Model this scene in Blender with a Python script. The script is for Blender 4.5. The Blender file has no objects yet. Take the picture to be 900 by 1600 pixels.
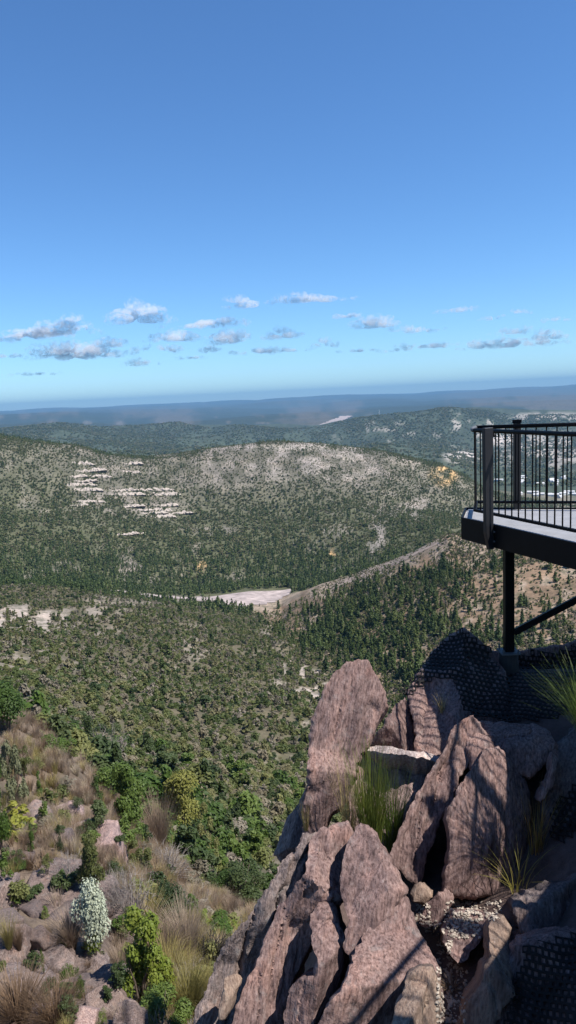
import bpy, bmesh, math, random
import numpy as np
from mathutils import Vector, Matrix
from mathutils.bvhtree import BVHTree
from mathutils.geometry import delaunay_2d_cdt

random.seed(7)
rng = np.random.default_rng(7)
SC = bpy.context.scene
COL = SC.collection
PI = math.pi
R_ = math.radians

# ------------------------------------------------------------------ survey
# The place was measured from the photograph: eye height above the deck, the
# bearing and slope of each sight line, and an estimated distance for each.
FOC = 1155.0
PITCH, ROLL, EYE = R_(8.8), R_(2.7), 1.53
_f = np.array([0, math.cos(PITCH), -math.sin(PITCH)])
_r = np.array([1.0, 0, 0])
_u = np.array([0, math.sin(PITCH), math.cos(PITCH)])
CR = math.cos(ROLL) * _r - math.sin(ROLL) * _u
CU = math.sin(ROLL) * _r + math.cos(ROLL) * _u
EYEP = np.array([0, 0, EYE])


def ray(px, py):
    return _f * FOC + CR * (px - 450) + CU * (800 - py)


def at_depth(px, py, y):
    d = ray(px, py)
    return d * (y / d[1]) + EYEP


def az_el(px, py):
    d = ray(px, py)
    return math.atan2(d[0], d[1]), d[2] / math.hypot(d[0], d[1])


def project(p):
    q = np.asarray(p, float) - EYEP
    w = q @ _f
    w = np.where(np.abs(w) < 1e-6, 1e-6, w)
    return 450 + FOC * (q @ CR) / w, 800 - FOC * (q @ CU) / w, w


SUN_AZ, SUN_EL = R_(-20), R_(58)      # azimuth from +X towards +Y
SUN = np.array([math.cos(SUN_EL) * math.cos(SUN_AZ), math.cos(SUN_EL) * math.sin(SUN_AZ), math.sin(SUN_EL)])

# ------------------------------------------------------------------ noise


def _hash(ix, iy, iz, seed):
    h = (ix * 374761393 + iy * 668265263 + iz * 2147483647 + seed * 1274126177) & 0xFFFFFFFF
    h = ((h ^ (h >> 13)) * 1274126177) & 0xFFFFFFFF
    h = ((h ^ (h >> 16)) * 2246822519) & 0xFFFFFFFF
    return ((h ^ (h >> 15)) & 0xFFFFFF) / float(0xFFFFFF) * 2 - 1


def vnoise(p, seed=0):
    p = np.asarray(p, float)
    i = np.floor(p).astype(np.int64)
    f = p - i
    f = f * f * f * (f * (f * 6 - 15) + 10)
    out = 0
    for dx in (0, 1):
        wx = f[:, 0] if dx else 1 - f[:, 0]
        for dy in (0, 1):
            wy = f[:, 1] if dy else 1 - f[:, 1]
            for dz in (0, 1):
                wz = f[:, 2] if dz else 1 - f[:, 2]
                out = out + wx * wy * wz * _hash(i[:, 0] + dx, i[:, 1] + dy, i[:, 2] + dz, seed)
    return out


def fbm(p, oct=4, seed=0, gain=0.5, lac=2.03):
    p = np.asarray(p, float)
    a, s, n = 1.0, 0, 0
    for k in range(oct):
        s = s + a * vnoise(p, seed + 17 * k)
        n += a
        a *= gain
        p = p * lac + 13.7
    return s / n


def smooth(a, b, x):
    t = np.clip((x - a) / (b - a), 0, 1)
    return t * t * (3 - 2 * t)


# ------------------------------------------------------------------ objects


def link(o):
    COL.objects.link(o)
    return o


def tag(o, label, cat, group=None, kind=None):
    if label:
        o['label'] = label
    if cat:
        o['category'] = cat
    if group:
        o['group'] = group
    if kind:
        o['kind'] = kind
    return o


def mesh_from(name, V, Fc, mats=(), mi=None, smoothed=False):
    me = bpy.data.meshes.new(name)
    V = np.asarray(V, np.float32)
    if isinstance(Fc, np.ndarray):
        n, k = Fc.shape
        me.vertices.add(len(V))
        me.vertices.foreach_set('co', V.ravel())
        me.loops.add(n * k)
        me.loops.foreach_set('vertex_index', Fc.astype(np.int32).ravel())
        me.polygons.add(n)
        me.polygons.foreach_set('loop_start', np.arange(0, n * k, k, dtype=np.int32))
        me.update(calc_edges=True)
        me.validate()
    else:
        me.from_pydata([tuple(map(float, v)) for v in V], [], Fc)
        me.update()
    for m in mats:
        me.materials.append(m)
    if mi is not None and len(me.polygons) == len(mi):
        me.polygons.foreach_set('material_index', np.asarray(mi, np.int32))
    if smoothed:
        me.polygons.foreach_set('use_smooth', np.ones(len(me.polygons), bool))
    return me


def obj(name, me, parent=None, loc=None):
    o = link(bpy.data.objects.new(name, me))
    if parent is not None:
        o.parent = parent
    if loc is not None:
        o.location = tuple(map(float, loc))
    return o


def empty(name, loc):
    o = link(bpy.data.objects.new(name, None))
    o.location = tuple(map(float, loc))
    return o


class MB:
    """collects simple solids into one mesh"""

    def __init__(s):
        s.v, s.f = [], []

    def add(s, V, Fc):
        n = len(s.v)
        s.v += [tuple(map(float, v)) for v in V]
        s.f += [tuple(i + n for i in f) for f in Fc]

    def box(s, c, ax, ay, az):
        """centre and three half-axis vectors"""
        c, ax, ay, az = map(np.array, (c, ax, ay, az))
        V = [c + sx * ax + sy * ay + sz * az for sz in (-1, 1) for sx, sy in ((-1, -1), (1, -1), (1, 1), (-1, 1))]
        s.add(V, [(3, 2, 1, 0), (4, 5, 6, 7), (0, 1, 5, 4), (1, 2, 6, 5), (2, 3, 7, 6), (3, 0, 4, 7)])

    def beam(s, a, b, w, h, up=(0, 0, 1)):
        a, b = np.array(a, float), np.array(b, float)
        d = b - a
        L = np.linalg.norm(d)
        d /= L
        side = np.cross(d, up)
        side /= np.linalg.norm(side)
        upv = np.cross(side, d)
        s.box((a + b) / 2, d * L / 2, side * w / 2, upv * h / 2)

    def tube(s, pts, r, n=10, cap=True):
        pts = [np.array(p, float) for p in pts]
        base = len(s.v)
        rs = r if hasattr(r, '__len__') else [r] * len(pts)
        prev = None
        for i, p in enumerate(pts):
            d = pts[min(i + 1, len(pts) - 1)] - pts[max(i - 1, 0)]
            d /= np.linalg.norm(d)
            if prev is None:
                t = np.array([0, 0, 1.0]) if abs(d[2]) < 0.9 else np.array([1.0, 0, 0])
                a = np.cross(d, t)
            else:
                a = prev - d * (prev @ d)
            a /= np.linalg.norm(a)
            prev = a
            b = np.cross(d, a)
            for k in range(n):
                q = 2 * PI * k / n
                s.v.append(tuple(p + rs[i] * (math.cos(q) * a + math.sin(q) * b)))
        for i in range(len(pts) - 1):
            for k in range(n):
                k2 = (k + 1) % n
                s.f.append((base + i * n + k, base + i * n + k2, base + (i + 1) * n + k2, base + (i + 1) * n + k))
        if cap:
            s.f.append(tuple(base + k for k in range(n))[::-1])
            s.f.append(tuple(base + (len(pts) - 1) * n + k for k in range(n)))

    def prism(s, poly, z0, z1):
        n = len(poly)
        V = [(x, y, z0) for x, y in poly] + [(x, y, z1) for x, y in poly]
        Fc = [tuple(range(n))[::-1], tuple(range(n, 2 * n))] + [(i, (i + 1) % n, n + (i + 1) % n, n + i) for i in range(n)]
        s.add(V, Fc)

    def build(s, name, m, parent=None, origin=None, bevel=0.0, smoothed=False):
        o0 = np.zeros(3) if origin is None else np.array(origin, float)
        me = bpy.data.meshes.new(name)
        me.from_pydata([tuple(np.array(v) - o0) for v in s.v], [], s.f)
        bm = bmesh.new()
        bm.from_mesh(me)
        bmesh.ops.recalc_face_normals(bm, faces=bm.faces)
        if bevel:
            es = [e for e in bm.edges if len(e.link_faces) == 2 and e.calc_face_angle(0) > 0.6]
            bmesh.ops.bevel(bm, geom=es, offset=bevel, segments=1, affect='EDGES')
        bm.to_mesh(me)
        bm.free()
        me.materials.append(m)
        if smoothed:
            me.polygons.foreach_set('use_smooth', np.ones(len(me.polygons), bool))
        return obj(name, me, parent, o0 if parent is None else None)


# ------------------------------------------------------------------ materials


def new_mat(name):
    m = bpy.data.materials.new(name)
    m.use_nodes = True
    nt = m.node_tree
    nt.nodes.clear()
    out = nt.nodes.new('ShaderNodeOutputMaterial')
    b = nt.nodes.new('ShaderNodeBsdfPrincipled')
    nt.links.new(b.outputs[0], out.inputs[0])
    return m, nt, b, out


def N(nt, t, **kw):
    n = nt.nodes.new(t)
    for k, v in kw.items():
        setattr(n, k, v)
    return n


def ramp(nt, stops, interp='LINEAR'):
    r = nt.nodes.new('ShaderNodeValToRGB')
    r.color_ramp.interpolation = interp
    e = r.color_ramp.elements
    while len(e) > 1:
        e.remove(e[-1])
    e[0].position = stops[0][0]
    e[0].color = (*stops[0][1], 1)
    for p, c in stops[1:]:
        x = e.new(p)
        x.color = (*c, 1)
    return r


def noise_node(nt, vec, scale, detail=4, rough=0.55, dim='3D'):
    n = nt.nodes.new('ShaderNodeTexNoise')
    n.noise_dimensions = dim
    n.inputs['Scale'].default_value = scale
    n.inputs['Detail'].default_value = detail
    n.inputs['Roughness'].default_value = rough
    if vec is not None:
        nt.links.new(vec, n.inputs['Vector'])
    return n


def mix(nt, a, b, fac, mode='MIX'):
    m = nt.nodes.new('ShaderNodeMix')
    m.data_type = 'RGBA'
    m.blend_type = mode
    for s, v in ((m.inputs[6], a), (m.inputs[7], b), (m.inputs[0], fac)):
        if isinstance(v, (int, float)):
            s.default_value = v
        elif isinstance(v, tuple):
            s.default_value = (*v, 1)
        else:
            nt.links.new(v, s)
    return m.outputs[2]


def coords(nt, rot=(0, 0, 0), scale=(1, 1, 1), kind='Object', vt='POINT'):
    t = nt.nodes.new('ShaderNodeTexCoord')
    m = nt.nodes.new('ShaderNodeMapping')
    m.vector_type = vt
    m.inputs['Rotation'].default_value = rot
    m.inputs['Scale'].default_value = scale
    nt.links.new(t.outputs[kind], m.inputs[0])
    return m.outputs[0]


def rock_material(name, c_dark, c_mid, c_light, lichen=0.25, fibre=1.0, bump=0.6):
    m, nt, b, out = new_mat(name)
    # the fibres of the schist run steeply up and slightly to one side
    fib = coords(nt, rot=(R_(-22), R_(15), 0), scale=(1 / 52, 1 / 52, 1 / 15), vt='TEXTURE')
    blk = coords(nt)
    n1 = noise_node(nt, fib, 1.0, 5, 0.65)
    n2 = noise_node(nt, blk, 2.2, 5, 0.6)
    n3 = noise_node(nt, blk, 38, 3, 0.6)
    n4 = noise_node(nt, blk, 8.0, 6, 0.7)
    r1 = ramp(nt, [(0.34, c_dark), (0.48, c_mid), (0.66, c_light)])
    nt.links.new(n1.outputs[0], r1.inputs[0])
    r2 = ramp(nt, [(0.30, (0.52, 0.52, 0.55)), (0.42, (0.85, 0.84, 0.86)), (0.56, (1, 1, 1)), (0.7, (1.25, 1.10, 1.02))])
    nt.links.new(n2.outputs[0], r2.inputs[0])
    c = mix(nt, r1.outputs[0], r2.outputs[0], 1.0, 'MULTIPLY')
    # long weather streaks along the fibres and thin pale quartz veins
    stv = coords(nt, rot=(R_(-22), R_(15), 0), scale=(1 / 9, 1 / 9, 1 / 1.3), vt='TEXTURE')
    n5 = noise_node(nt, stv, 1.0, 4, 0.6)
    r5 = ramp(nt, [(0.32, (0.6, 0.58, 0.6)), (0.5, (1, 1, 1)), (0.68, (1.22, 1.15, 1.1))])
    nt.links.new(n5.outputs[0], r5.inputs[0])
    c = mix(nt, c, r5.outputs[0], 1.0, 'MULTIPLY')
    n6 = noise_node(nt, coords(nt, rot=(0.6, 0.9, 0.3), scale=(1.3, 1.3, 3.0)), 1.1, 3, 0.5)
    r6 = ramp(nt, [(0.497, (0, 0, 0)), (0.5, (0.16, 0.16, 0.16)), (0.503, (0, 0, 0))])
    nt.links.new(n6.outputs[0], r6.inputs[0])
    c = mix(nt, c, (0.40, 0.34, 0.31), r6.outputs[0])
    r4 = ramp(nt, [(0.56, (0, 0, 0)), (0.66, (1, 1, 1))])
    nt.links.new(n4.outputs[0], r4.inputs[0])
    lf = nt.nodes.new('ShaderNodeMath')
    lf.operation = 'MULTIPLY'
    lf.inputs[1].default_value = lichen
    nt.links.new(r4.outputs[0], lf.inputs[0])
    c = mix(nt, c, (0.235, 0.23, 0.225), lf.outputs[0])
    r3 = ramp(nt, [(0.66, (0, 0, 0)), (0.74, (1, 1, 1))])
    nt.links.new(n3.outputs[0], r3.inputs[0])
    sp = nt.nodes.new('ShaderNodeMath')
    sp.operation = 'MULTIPLY'
    sp.inputs[1].default_value = 0.35
    nt.links.new(r3.outputs[0], sp.inputs[0])
    c = mix(nt, c, (0.42, 0.36, 0.34), sp.outputs[0])
    nt.links.new(c, b.inputs['Base Color'])
    b.inputs['Roughness'].default_value = 0.86
    b.inputs['Specular IOR Level'].default_value = 0.25
    st2 = coords(nt, rot=(R_(-22), R_(15), 0), scale=(1 / 44, 1 / 44, 1 / 4.0), vt='TEXTURE')
    n7 = noise_node(nt, st2, 1.0, 3, 0.55)
    b0 = N(nt, 'ShaderNodeBump')
    b0.inputs['Strength'].default_value = 0.7
    b0.inputs['Distance'].default_value = 0.018
    nt.links.new(n7.outputs[0], b0.inputs['Height'])
    b1 = N(nt, 'ShaderNodeBump')
    nt.links.new(b0.outputs[0], b1.inputs['Normal'])
    b1.inputs['Strength'].default_value = bump
    b1.inputs['Distance'].default_value = 0.022 * fibre
    nt.links.new(n1.outputs[0], b1.inputs['Height'])
    b2 = N(nt, 'ShaderNodeBump')
    b2.inputs['Strength'].default_value = 0.55
    b2.inputs['Distance'].default_value = 0.012
    nt.links.new(n3.outputs[0], b2.inputs['Height'])
    nt.links.new(b1.outputs[0], b2.inputs['Normal'])
    nt.links.new(b2.outputs[0], b.inputs['Normal'])
    return m


def plain_material(name, col, rough=0.5, metal=0.0, var=0.15, scale=6, bump=0.0, spec=0.3):
    m, nt, b, out = new_mat(name)
    v = coords(nt)
    n = noise_node(nt, v, scale, 5, 0.6)
    lo = tuple(x * (1 - var) for x in col)
    hi = tuple(min(1, x * (1 + var)) for x in col)
    r = ramp(nt, [(0.3, lo), (0.7, hi)])
    nt.links.new(n.outputs[0], r.inputs[0])
    nt.links.new(r.outputs[0], b.inputs['Base Color'])
    b.inputs['Roughness'].default_value = rough
    b.inputs['Metallic'].default_value = metal
    b.inputs['Specular IOR Level'].default_value = spec
    if bump:
        bp = N(nt, 'ShaderNodeBump')
        bp.inputs['Strength'].default_value = bump
        bp.inputs['Distance'].default_value = 0.02
        nt.links.new(n.outputs[0], bp.inputs['Height'])
        nt.links.new(bp.outputs[0], b.inputs['Normal'])
    return m


def leaf_material(name, stops, trans=0.38, scale=1.2, rough=0.55):
    """foliage whose tint differs from plant to plant and clump to clump"""
    m, nt, b, out = new_mat(name)
    oi = N(nt, 'ShaderNodeObjectInfo')
    v = coords(nt)
    n = noise_node(nt, v, scale, 3, 0.6)
    a = N(nt, 'ShaderNodeMath', operation='MULTIPLY_ADD')
    a.inputs[1].default_value = 0.85
    nt.links.new(oi.outputs['Random'], a.inputs[0])
    s = N(nt, 'ShaderNodeMath', operation='MULTIPLY_ADD')
    s.inputs[1].default_value = 0.6
    s.inputs[2].default_value = -0.23
    nt.links.new(n.outputs[0], s.inputs[0])
    nt.links.new(s.outputs[0], a.inputs[2])
    r = ramp(nt, stops)
    nt.links.new(a.outputs[0], r.inputs[0])
    nt.links.new(r.outputs[0], b.inputs['Base Color'])
    b.inputs['Roughness'].default_value = rough
    b.inputs['Specular IOR Level'].default_value = 0.3
    t = N(nt, 'ShaderNodeBsdfTranslucent')
    nt.links.new(r.outputs[0], t.inputs[0])
    ms = N(nt, 'ShaderNodeMixShader')
    ms.inputs[0].default_value = trans
    nt.links.new(b.outputs[0], ms.inputs[1])
    nt.links.new(t.outputs[0], ms.inputs[2])
    nt.links.new(ms.outputs[0], out.inputs[0])
    return m


M = {}
M['rock'] = rock_material('purple_schist', (0.066, 0.043, 0.040), (0.185, 0.121, 0.109), (0.29, 0.205, 0.186), 0.28, 0.7, 0.5)
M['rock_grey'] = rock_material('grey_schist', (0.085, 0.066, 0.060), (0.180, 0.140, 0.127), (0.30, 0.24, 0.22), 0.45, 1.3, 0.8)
M['rock_tan'] = rock_material('tan_schist', (0.15, 0.105, 0.08), (0.25, 0.18, 0.14), (0.34, 0.26, 0.2), 0.2)
M['rock_brown'] = rock_material('brown_schist', (0.075, 0.055, 0.050), (0.155, 0.115, 0.102), (0.25, 0.195, 0.175), 0.35)
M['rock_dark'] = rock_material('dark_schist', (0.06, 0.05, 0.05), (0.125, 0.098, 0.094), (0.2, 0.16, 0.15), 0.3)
M['rock_pink'] = rock_material('pink_schist', (0.14, 0.095, 0.088), (0.27, 0.19, 0.175), (0.40, 0.31, 0.285), 0.2)
M['quartz'] = rock_material('pale_quartz', (0.24, 0.18, 0.165), (0.38, 0.31, 0.285), (0.56, 0.50, 0.46), 0.05)
M['white_rock'] = rock_material('bleached_rock', (0.30, 0.255, 0.21), (0.44, 0.385, 0.325), (0.56, 0.50, 0.43), 0.0)
M['black_steel'] = plain_material('black_paint', (0.006, 0.006, 0.007), 0.5, 0.0, 0.2, 9, 0.0, 0.10)
M['post_steel'] = plain_material('charcoal_paint', (0.018, 0.018, 0.020), 0.45, 0.0, 0.15, 7, 0.0, 0.3)
M['grating'] = plain_material('grey_fibre_grating', (0.40, 0.40, 0.41), 0.65, 0.0, 0.12, 5)
M['galv'] = plain_material('galvanised_plate', (0.13, 0.135, 0.14), 0.6, 0.3, 0.2, 20)
M['net'] = plain_material('black_netting', (0.010, 0.009, 0.009), 0.8, 0.0, 0.25, 12)
M['bark'] = plain_material('bark', (0.13, 0.10, 0.08), 0.9, 0.0, 0.3, 20, 0.3)
M['dead_wood'] = plain_material('dead_wood', (0.21, 0.185, 0.17), 0.9, 0.0, 0.3, 14)
M['burnt_wood'] = plain_material('burnt_wood', (0.03, 0.026, 0.024), 0.9, 0.0, 0.3, 14)
M['pebble'] = plain_material('quartz_pebble', (0.36, 0.31, 0.26), 0.85, 0.0, 0.5, 14)
M['gravel'] = plain_material('pinkish_gravel', (0.33, 0.275, 0.255), 0.95, 0.0, 0.4, 0.12)
M['track'] = plain_material('dirt_track', (0.235, 0.185, 0.15), 0.95, 0.0, 0.45, 0.12)
M['white_wall'] = plain_material('painted_wall', (0.55, 0.54, 0.52), 0.8, 0.0, 0.06, 0.3)
M['pale_roof'] = plain_material('pale_iron_roof', (0.5, 0.5, 0.5), 0.6, 0.0, 0.1, 0.4)
M['mast'] = plain_material('mast_steel', (0.55, 0.55, 0.56), 0.5, 0.0, 0.1, 1)

M['leaf_green'] = leaf_material('leaf_green', [(0.0, (0.04, 0.075, 0.014)), (0.45, (0.075, 0.125, 0.024)), (1.0, (0.14, 0.19, 0.042))])
M['leaf_dark'] = leaf_material('leaf_dark', [(0.0, (0.03, 0.048, 0.016)), (0.5, (0.052, 0.08, 0.026)), (1.0, (0.09, 0.115, 0.042))])
M['leaf_olive'] = leaf_material('leaf_olive', [(0.0, (0.085, 0.1, 0.03)), (0.5, (0.145, 0.16, 0.05)), (1.0, (0.23, 0.225, 0.085))])
M['leaf_lime'] = leaf_material('leaf_lime', [(0.0, (0.09, 0.14, 0.02)), (0.5, (0.16, 0.21, 0.032)), (1.0, (0.32, 0.29, 0.05))])
M['leaf_yellow'] = leaf_material('leaf_yellow', [(0.0, (0.12, 0.13, 0.03)), (0.5, (0.21, 0.21, 0.05)), (1.0, (0.32, 0.30, 0.09))])
M['leaf_pale'] = leaf_material('leaf_pale', [(0.0, (0.13, 0.14, 0.07)), (0.5, (0.26, 0.26, 0.16)), (1.0, (0.5, 0.48, 0.38))], 0.15, 6)
M['leaf_grey'] = leaf_material('leaf_grey', [(0.0, (0.10, 0.09, 0.06)), (0.5, (0.165, 0.145, 0.105)), (1.0, (0.25, 0.215, 0.165))], 0.2)
M['leaf_white'] = leaf_material('leaf_white', [(0.0, (0.30, 0.34, 0.24)), (0.5, (0.5, 0.53, 0.42)), (1.0, (0.66, 0.66, 0.56))], 0.15)
M['leaf_scrub'] = leaf_material('leaf_scrub', [(0.0, (0.05, 0.072, 0.02)), (0.25, (0.090, 0.118, 0.034)), (0.5, (0.135, 0.155, 0.05)), (0.7, (0.19, 0.185, 0.078)), (0.85, (0.25, 0.215, 0.14)), (1.0, (0.31, 0.27, 0.215))], 0.38, 0.5)
M['leaf_pine'] = leaf_material('leaf_pine', [(0.0, (0.05, 0.082, 0.024)), (0.5, (0.088, 0.128, 0.036)), (1.0, (0.17, 0.20, 0.066))], 0.38, 0.4)
M['leaf_far'] = leaf_material('leaf_far', [(0.0, (0.062, 0.082, 0.024)), (0.4, (0.108, 0.128, 0.042)), (0.75, (0.165, 0.16, 0.068)), (1.0, (0.25, 0.21, 0.14))], 0.35, 0.1)
M['grass_tan'] = leaf_material('grass_tan', [(0.0, (0.21, 0.15, 0.105)), (0.45, (0.31, 0.235, 0.175)), (0.8, (0.41, 0.33, 0.25)), (1.0, (0.31, 0.29, 0.15))], 0.3, 3)
M['grass_green'] = leaf_material('grass_green', [(0.0, (0.06, 0.10, 0.02)), (0.4, (0.12, 0.16, 0.03)), (0.7, (0.26, 0.23, 0.06)), (1.0, (0.34, 0.17, 0.05))], 0.3, 9)
M['grass_straw'] = leaf_material('grass_straw', [(0.0, (0.17, 0.15, 0.05)), (0.5, (0.30, 0.25, 0.09)), (1.0, (0.42, 0.33, 0.16))], 0.3, 3)
M['grass_rust'] = leaf_material('grass_rust', [(0.0, (0.14, 0.09, 0.055)), (0.5, (0.24, 0.16, 0.10)), (1.0, (0.34, 0.25, 0.16))], 0.3, 3)

# ------------------------------------------------------------------ terrain
# feature lines of the land, near to far: (bearing as px, distance r, sight-line py or ('z', height))
Z = lambda v: ('z', v)
LINES = [
    [(-900, 2.0, Z(-4.6)), (300, 2.0, Z(-4.4)), (520, 2.0, Z(-3.3)), (900, 2.0, Z(-3.0)), (1900, 2.0, Z(-2.4))],
    [(-900, 4.4, Z(-6.2)), (200, 4.4, Z(-6.0)), (360, 4.4, Z(-4.3)), (480, 4.4, Z(-3.35)), (600, 4.4, Z(-3.0)), (760, 4.4, Z(-2.95)), (900, 4.4, Z(-2.5)), (1900, 4.4, Z(-2.2))],
    [(-900, 6.4, Z(-7.0)), (250, 6.4, Z(-7.0)), (400, 6.4, Z(-4.6)), (500, 6.4, Z(-3.2)), (640, 6.4, Z(-3.1)), (740, 6.4, Z(-3.0)), (860, 6.4, Z(-2.6)), (950, 6.4, Z(-2.2)), (1900, 6.4, Z(-1.8))],
    [(-900, 8.6, Z(-8.0)), (300, 8.6, Z(-8.0)), (450, 8.6, Z(-5.2)), (560, 8.6, Z(-3.4)), (680, 8.6, Z(-2.6)), (800, 8.9, Z(-1.85)), (900, 8.9, Z(-1.8)), (1900, 8.9, Z(-1.5))],
    [(-900, 11, Z(-8.8)), (0, 11, Z(-9.0)), (300, 11, Z(-9.6)), (450, 11, Z(-9.0)), (600, 11, Z(-6.5)), (800, 11, Z(-3.9)), (900, 11, Z(-3.5)), (1900, 11, Z(-3.0))],
    [(-900, 16, Z(-9.8)), (0, 16, 1440), (150, 16, 1450), (300, 16, 1505), (400, 16, 1560), (500, 16, Z(-14.5)), (900, 16, Z(-9)), (1900, 16, Z(-6.5))],
    [(-900, 25, Z(-10.5)), (-200, 25, 1180), (0, 25, 1255), (150, 25, 1295), (250, 25, 1370), (330, 25, 1425), (450, 25, 1480), (600, 25, Z(-20)), (900, 25, Z(-15)), (1900, 25, Z(-12))],
    [(-900, 38, Z(-10)), (-200, 38, 1010), (0, 38, 1112), (60, 38, 1140), (110, 38, 1172), (170, 38, 1232), (240, 38, 1312), (320, 38, 1392), (450, 38, 1450), (700, 38, Z(-28)), (900, 38, Z(-26)), (1900, 38, Z(-22))],
    [(-900, 60, Z(-16)), (-200, 60, 1030), (0, 60, 1130), (100, 60, 1185), (250, 60, 1278), (350, 60, 1330), (450, 60, 1370), (600, 60, 1390), (900, 60, 1330), (1900, 60, 1250)],
    [(-900, 110, 1000), (0, 110, 1102), (200, 110, 1172), (400, 110, 1232), (500, 110, 1262), (700, 110, 1270), (900, 110, 1220), (1900, 110, 1150)],
    [(-900, 180, 980), (0, 180, 1047), (200, 180, 1102), (400, 180, 1142), (550, 180, 1165), (700, 180, 1165), (900, 180, 1130), (1900, 180, 1080)],
    [(-900, 300, 940), (0, 300, 990), (200, 300, 1016), (400, 300, 1052), (500, 300, 1078), (600, 300, 1088), (680, 300, 1060), (800, 300, 1030), (900, 300, 1015), (1900, 300, 960)],
    [(-900, 450, 920), (0, 450, 946), (100, 450, 946), (200, 450, 952), (300, 450, 964), (420, 450, 988), (470, 440, 1000), (540, 430, 990), (600, 420, 975), (700, 410, 940), (800, 400, 925), (900, 400, 915), (1900, 400, 850)],
    [(-900, 640, 890), (0, 620, 918), (100, 620, 920), (200, 620, 934), (300, 640, 947), (400, 650, 949), (440, 655, 947), (470, 650, 931), (500, 640, 914), (600, 600, 880), (700, 560, 843), (800, 540, 838), (900, 530, 835), (1900, 520, 780)],
    [(-900, 720, 885), (0, 700, 914), (170, 700, 920), (240, 705, 929), (300, 720, 931), (400, 730, 924), (455, 735, 919), (500, 720, 922), (600, 700, 892), (700, 680, 868), (900, 680, 862), (1900, 680, 820)],
    [(-900, 860, 860), (0, 850, 900), (200, 850, 908), (300, 850, 911), (400, 850, 911), (455, 850, 911), (500, 850, 900), (600, 850, 868), (700, 850, 850), (900, 850, 846), (1900, 850, 820)],
    [(-900, 1150, 760), (0, 1150, 800), (100, 1150, 805), (200, 1150, 812), (300, 1150, 820), (400, 1150, 812), (500, 1150, 798), (600, 1150, 794), (700, 1150, 795), (740, 1150, 808), (800, 1150, 828), (900, 1150, 832), (1900, 1150, 815)],
    [(-900, 1450, 660), (-300, 1450, 680), (0, 1450, 688), (60, 1450, 692), (130, 1450, 697), (170, 1450, 706), (230, 1450, 709), (300, 1450, 704), (380, 1450, 701), (430, 1450, 698), (520, 1450, 701), (600, 1450, 703), (640, 1450, 710), (690, 1450, 722), (725, 1450, 740), (760, 1450, 768), (800, 1450, 788), (900, 1450, 800), (1900, 1450, 800)],
    [(-900, 2000, 690), (0, 2000, 712), (230, 2000, 724), (430, 2000, 714), (600, 2000, 716), (690, 2000, 732), (725, 2000, 744), (760, 2000, 766), (900, 2000, 778), (1900, 2000, 770)],
    [(-900, 2700, 690), (0, 2700, 706), (300, 2700, 716), (600, 2700, 716), (700, 2700, 724), (760, 2700, 748), (900, 2700, 746), (1900, 2700, 740)],
    [(-900, 4000, 686), (0, 4000, 690), (300, 4000, 700), (500, 4000, 700), (600, 4000, 690), (700, 4000, 690), (770, 4000, 702), (900, 4000, 700), (1900, 4000, 690)],
    [(-900, 5200, 674), (0, 5200, 674), (90, 5200, 666), (150, 5200, 672), (250, 5200, 668), (280, 5200, 664), (330, 5200, 672), (420, 5200, 668), (500, 5200, 671), (560, 5200, 660), (620, 5200, 650), (680, 5200, 645), (720, 5200, 644), (760, 5200, 648), (800, 5200, 656), (900, 5200, 654), (1900, 5200, 640)],
    [(-900, 7000, 674), (0, 7000, 668), (300, 7000, 668), (450, 7000, 662), (560, 7000, 657), (700, 7000, 650), (900, 7000, 642), (1900, 7000, 620)],
    [(-900, 11000, 664), (0, 11000, 656), (80, 11000, 651), (150, 11000, 655), (450, 11000, 645), (600, 11000, 638), (900, 11000, 627), (1900, 11000, 600)],
    [(-900, 18000, 660), (0, 18000, 649), (300, 18000, 640), (450, 18000, 634), (700, 18000, 623), (900, 18000, 614), (1900, 18000, 590)],
    [(-900, 28000, 670), (-200, 28000, 648), (0, 28000, 643), (150, 28000, 637), (300, 28000, 630), (450, 28000, 622), (520, 28000, 619.5), (600, 28000, 616), (640, 28000, 616), (700, 28000, 613), (800, 28000, 608), (900, 28000, 601), (1900, 28000, 575)],
    [(-900, 36000, 672), (0, 36000, 646), (450, 36000, 625), (900, 36000, 605), (1900, 36000, 580)],
]
AZ_IN = R_(26)
az_fine = np.linspace(-AZ_IN, AZ_IN, 541)
side = AZ_IN + (PI - AZ_IN) * (np.linspace(0, 1, 46)[1:]) ** 1.4
AZ = np.concatenate([-side[::-1], az_fine, side[:-1]])
NR = 760
LR = np.linspace(math.log(2.0), math.log(36000), NR)
RR = np.exp(LR)
HC = np.zeros((len(LINES), len(AZ), 2))
for li, line in enumerate(LINES):
    rows = []
    for px, r, v in line:
        if isinstance(v, tuple):
            d = ray(px, 900)
            rows.append((math.atan2(d[0], d[1]), r, v[1]))
        else:
            a, e = az_el(px, v)
            rows.append((a, r, EYE + r * e))
    rows.sort()
    rows = np.array(rows)
    HC[li, :, 0] = np.interp(AZ, rows[:, 0], rows[:, 1])
    HC[li, :, 1] = np.interp(AZ, rows[:, 0], rows[:, 2])


def pchip(x, y, xq):
    h = np.diff(x)
    d = np.diff(y) / h
    m = np.zeros_like(y)
    m[0], m[-1] = d[0], d[-1]
    for k in range(1, len(x) - 1):
        if d[k - 1] * d[k] > 0:
            w1, w2 = 2 * h[k] + h[k - 1], h[k] + 2 * h[k - 1]
            m[k] = (w1 + w2) / (w1 / d[k - 1] + w2 / d[k])
    i = np.clip(np.searchsorted(x, xq) - 1, 0, len(x) - 2)
    t = (xq - x[i]) / h[i]
    return ((2 * t ** 3 - 3 * t ** 2 + 1) * y[i] + (t ** 3 - 2 * t ** 2 + t) * h[i] * m[i]
            + (-2 * t ** 3 + 3 * t ** 2) * y[i + 1] + (t ** 3 - t ** 2) * h[i] * m[i + 1])


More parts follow.
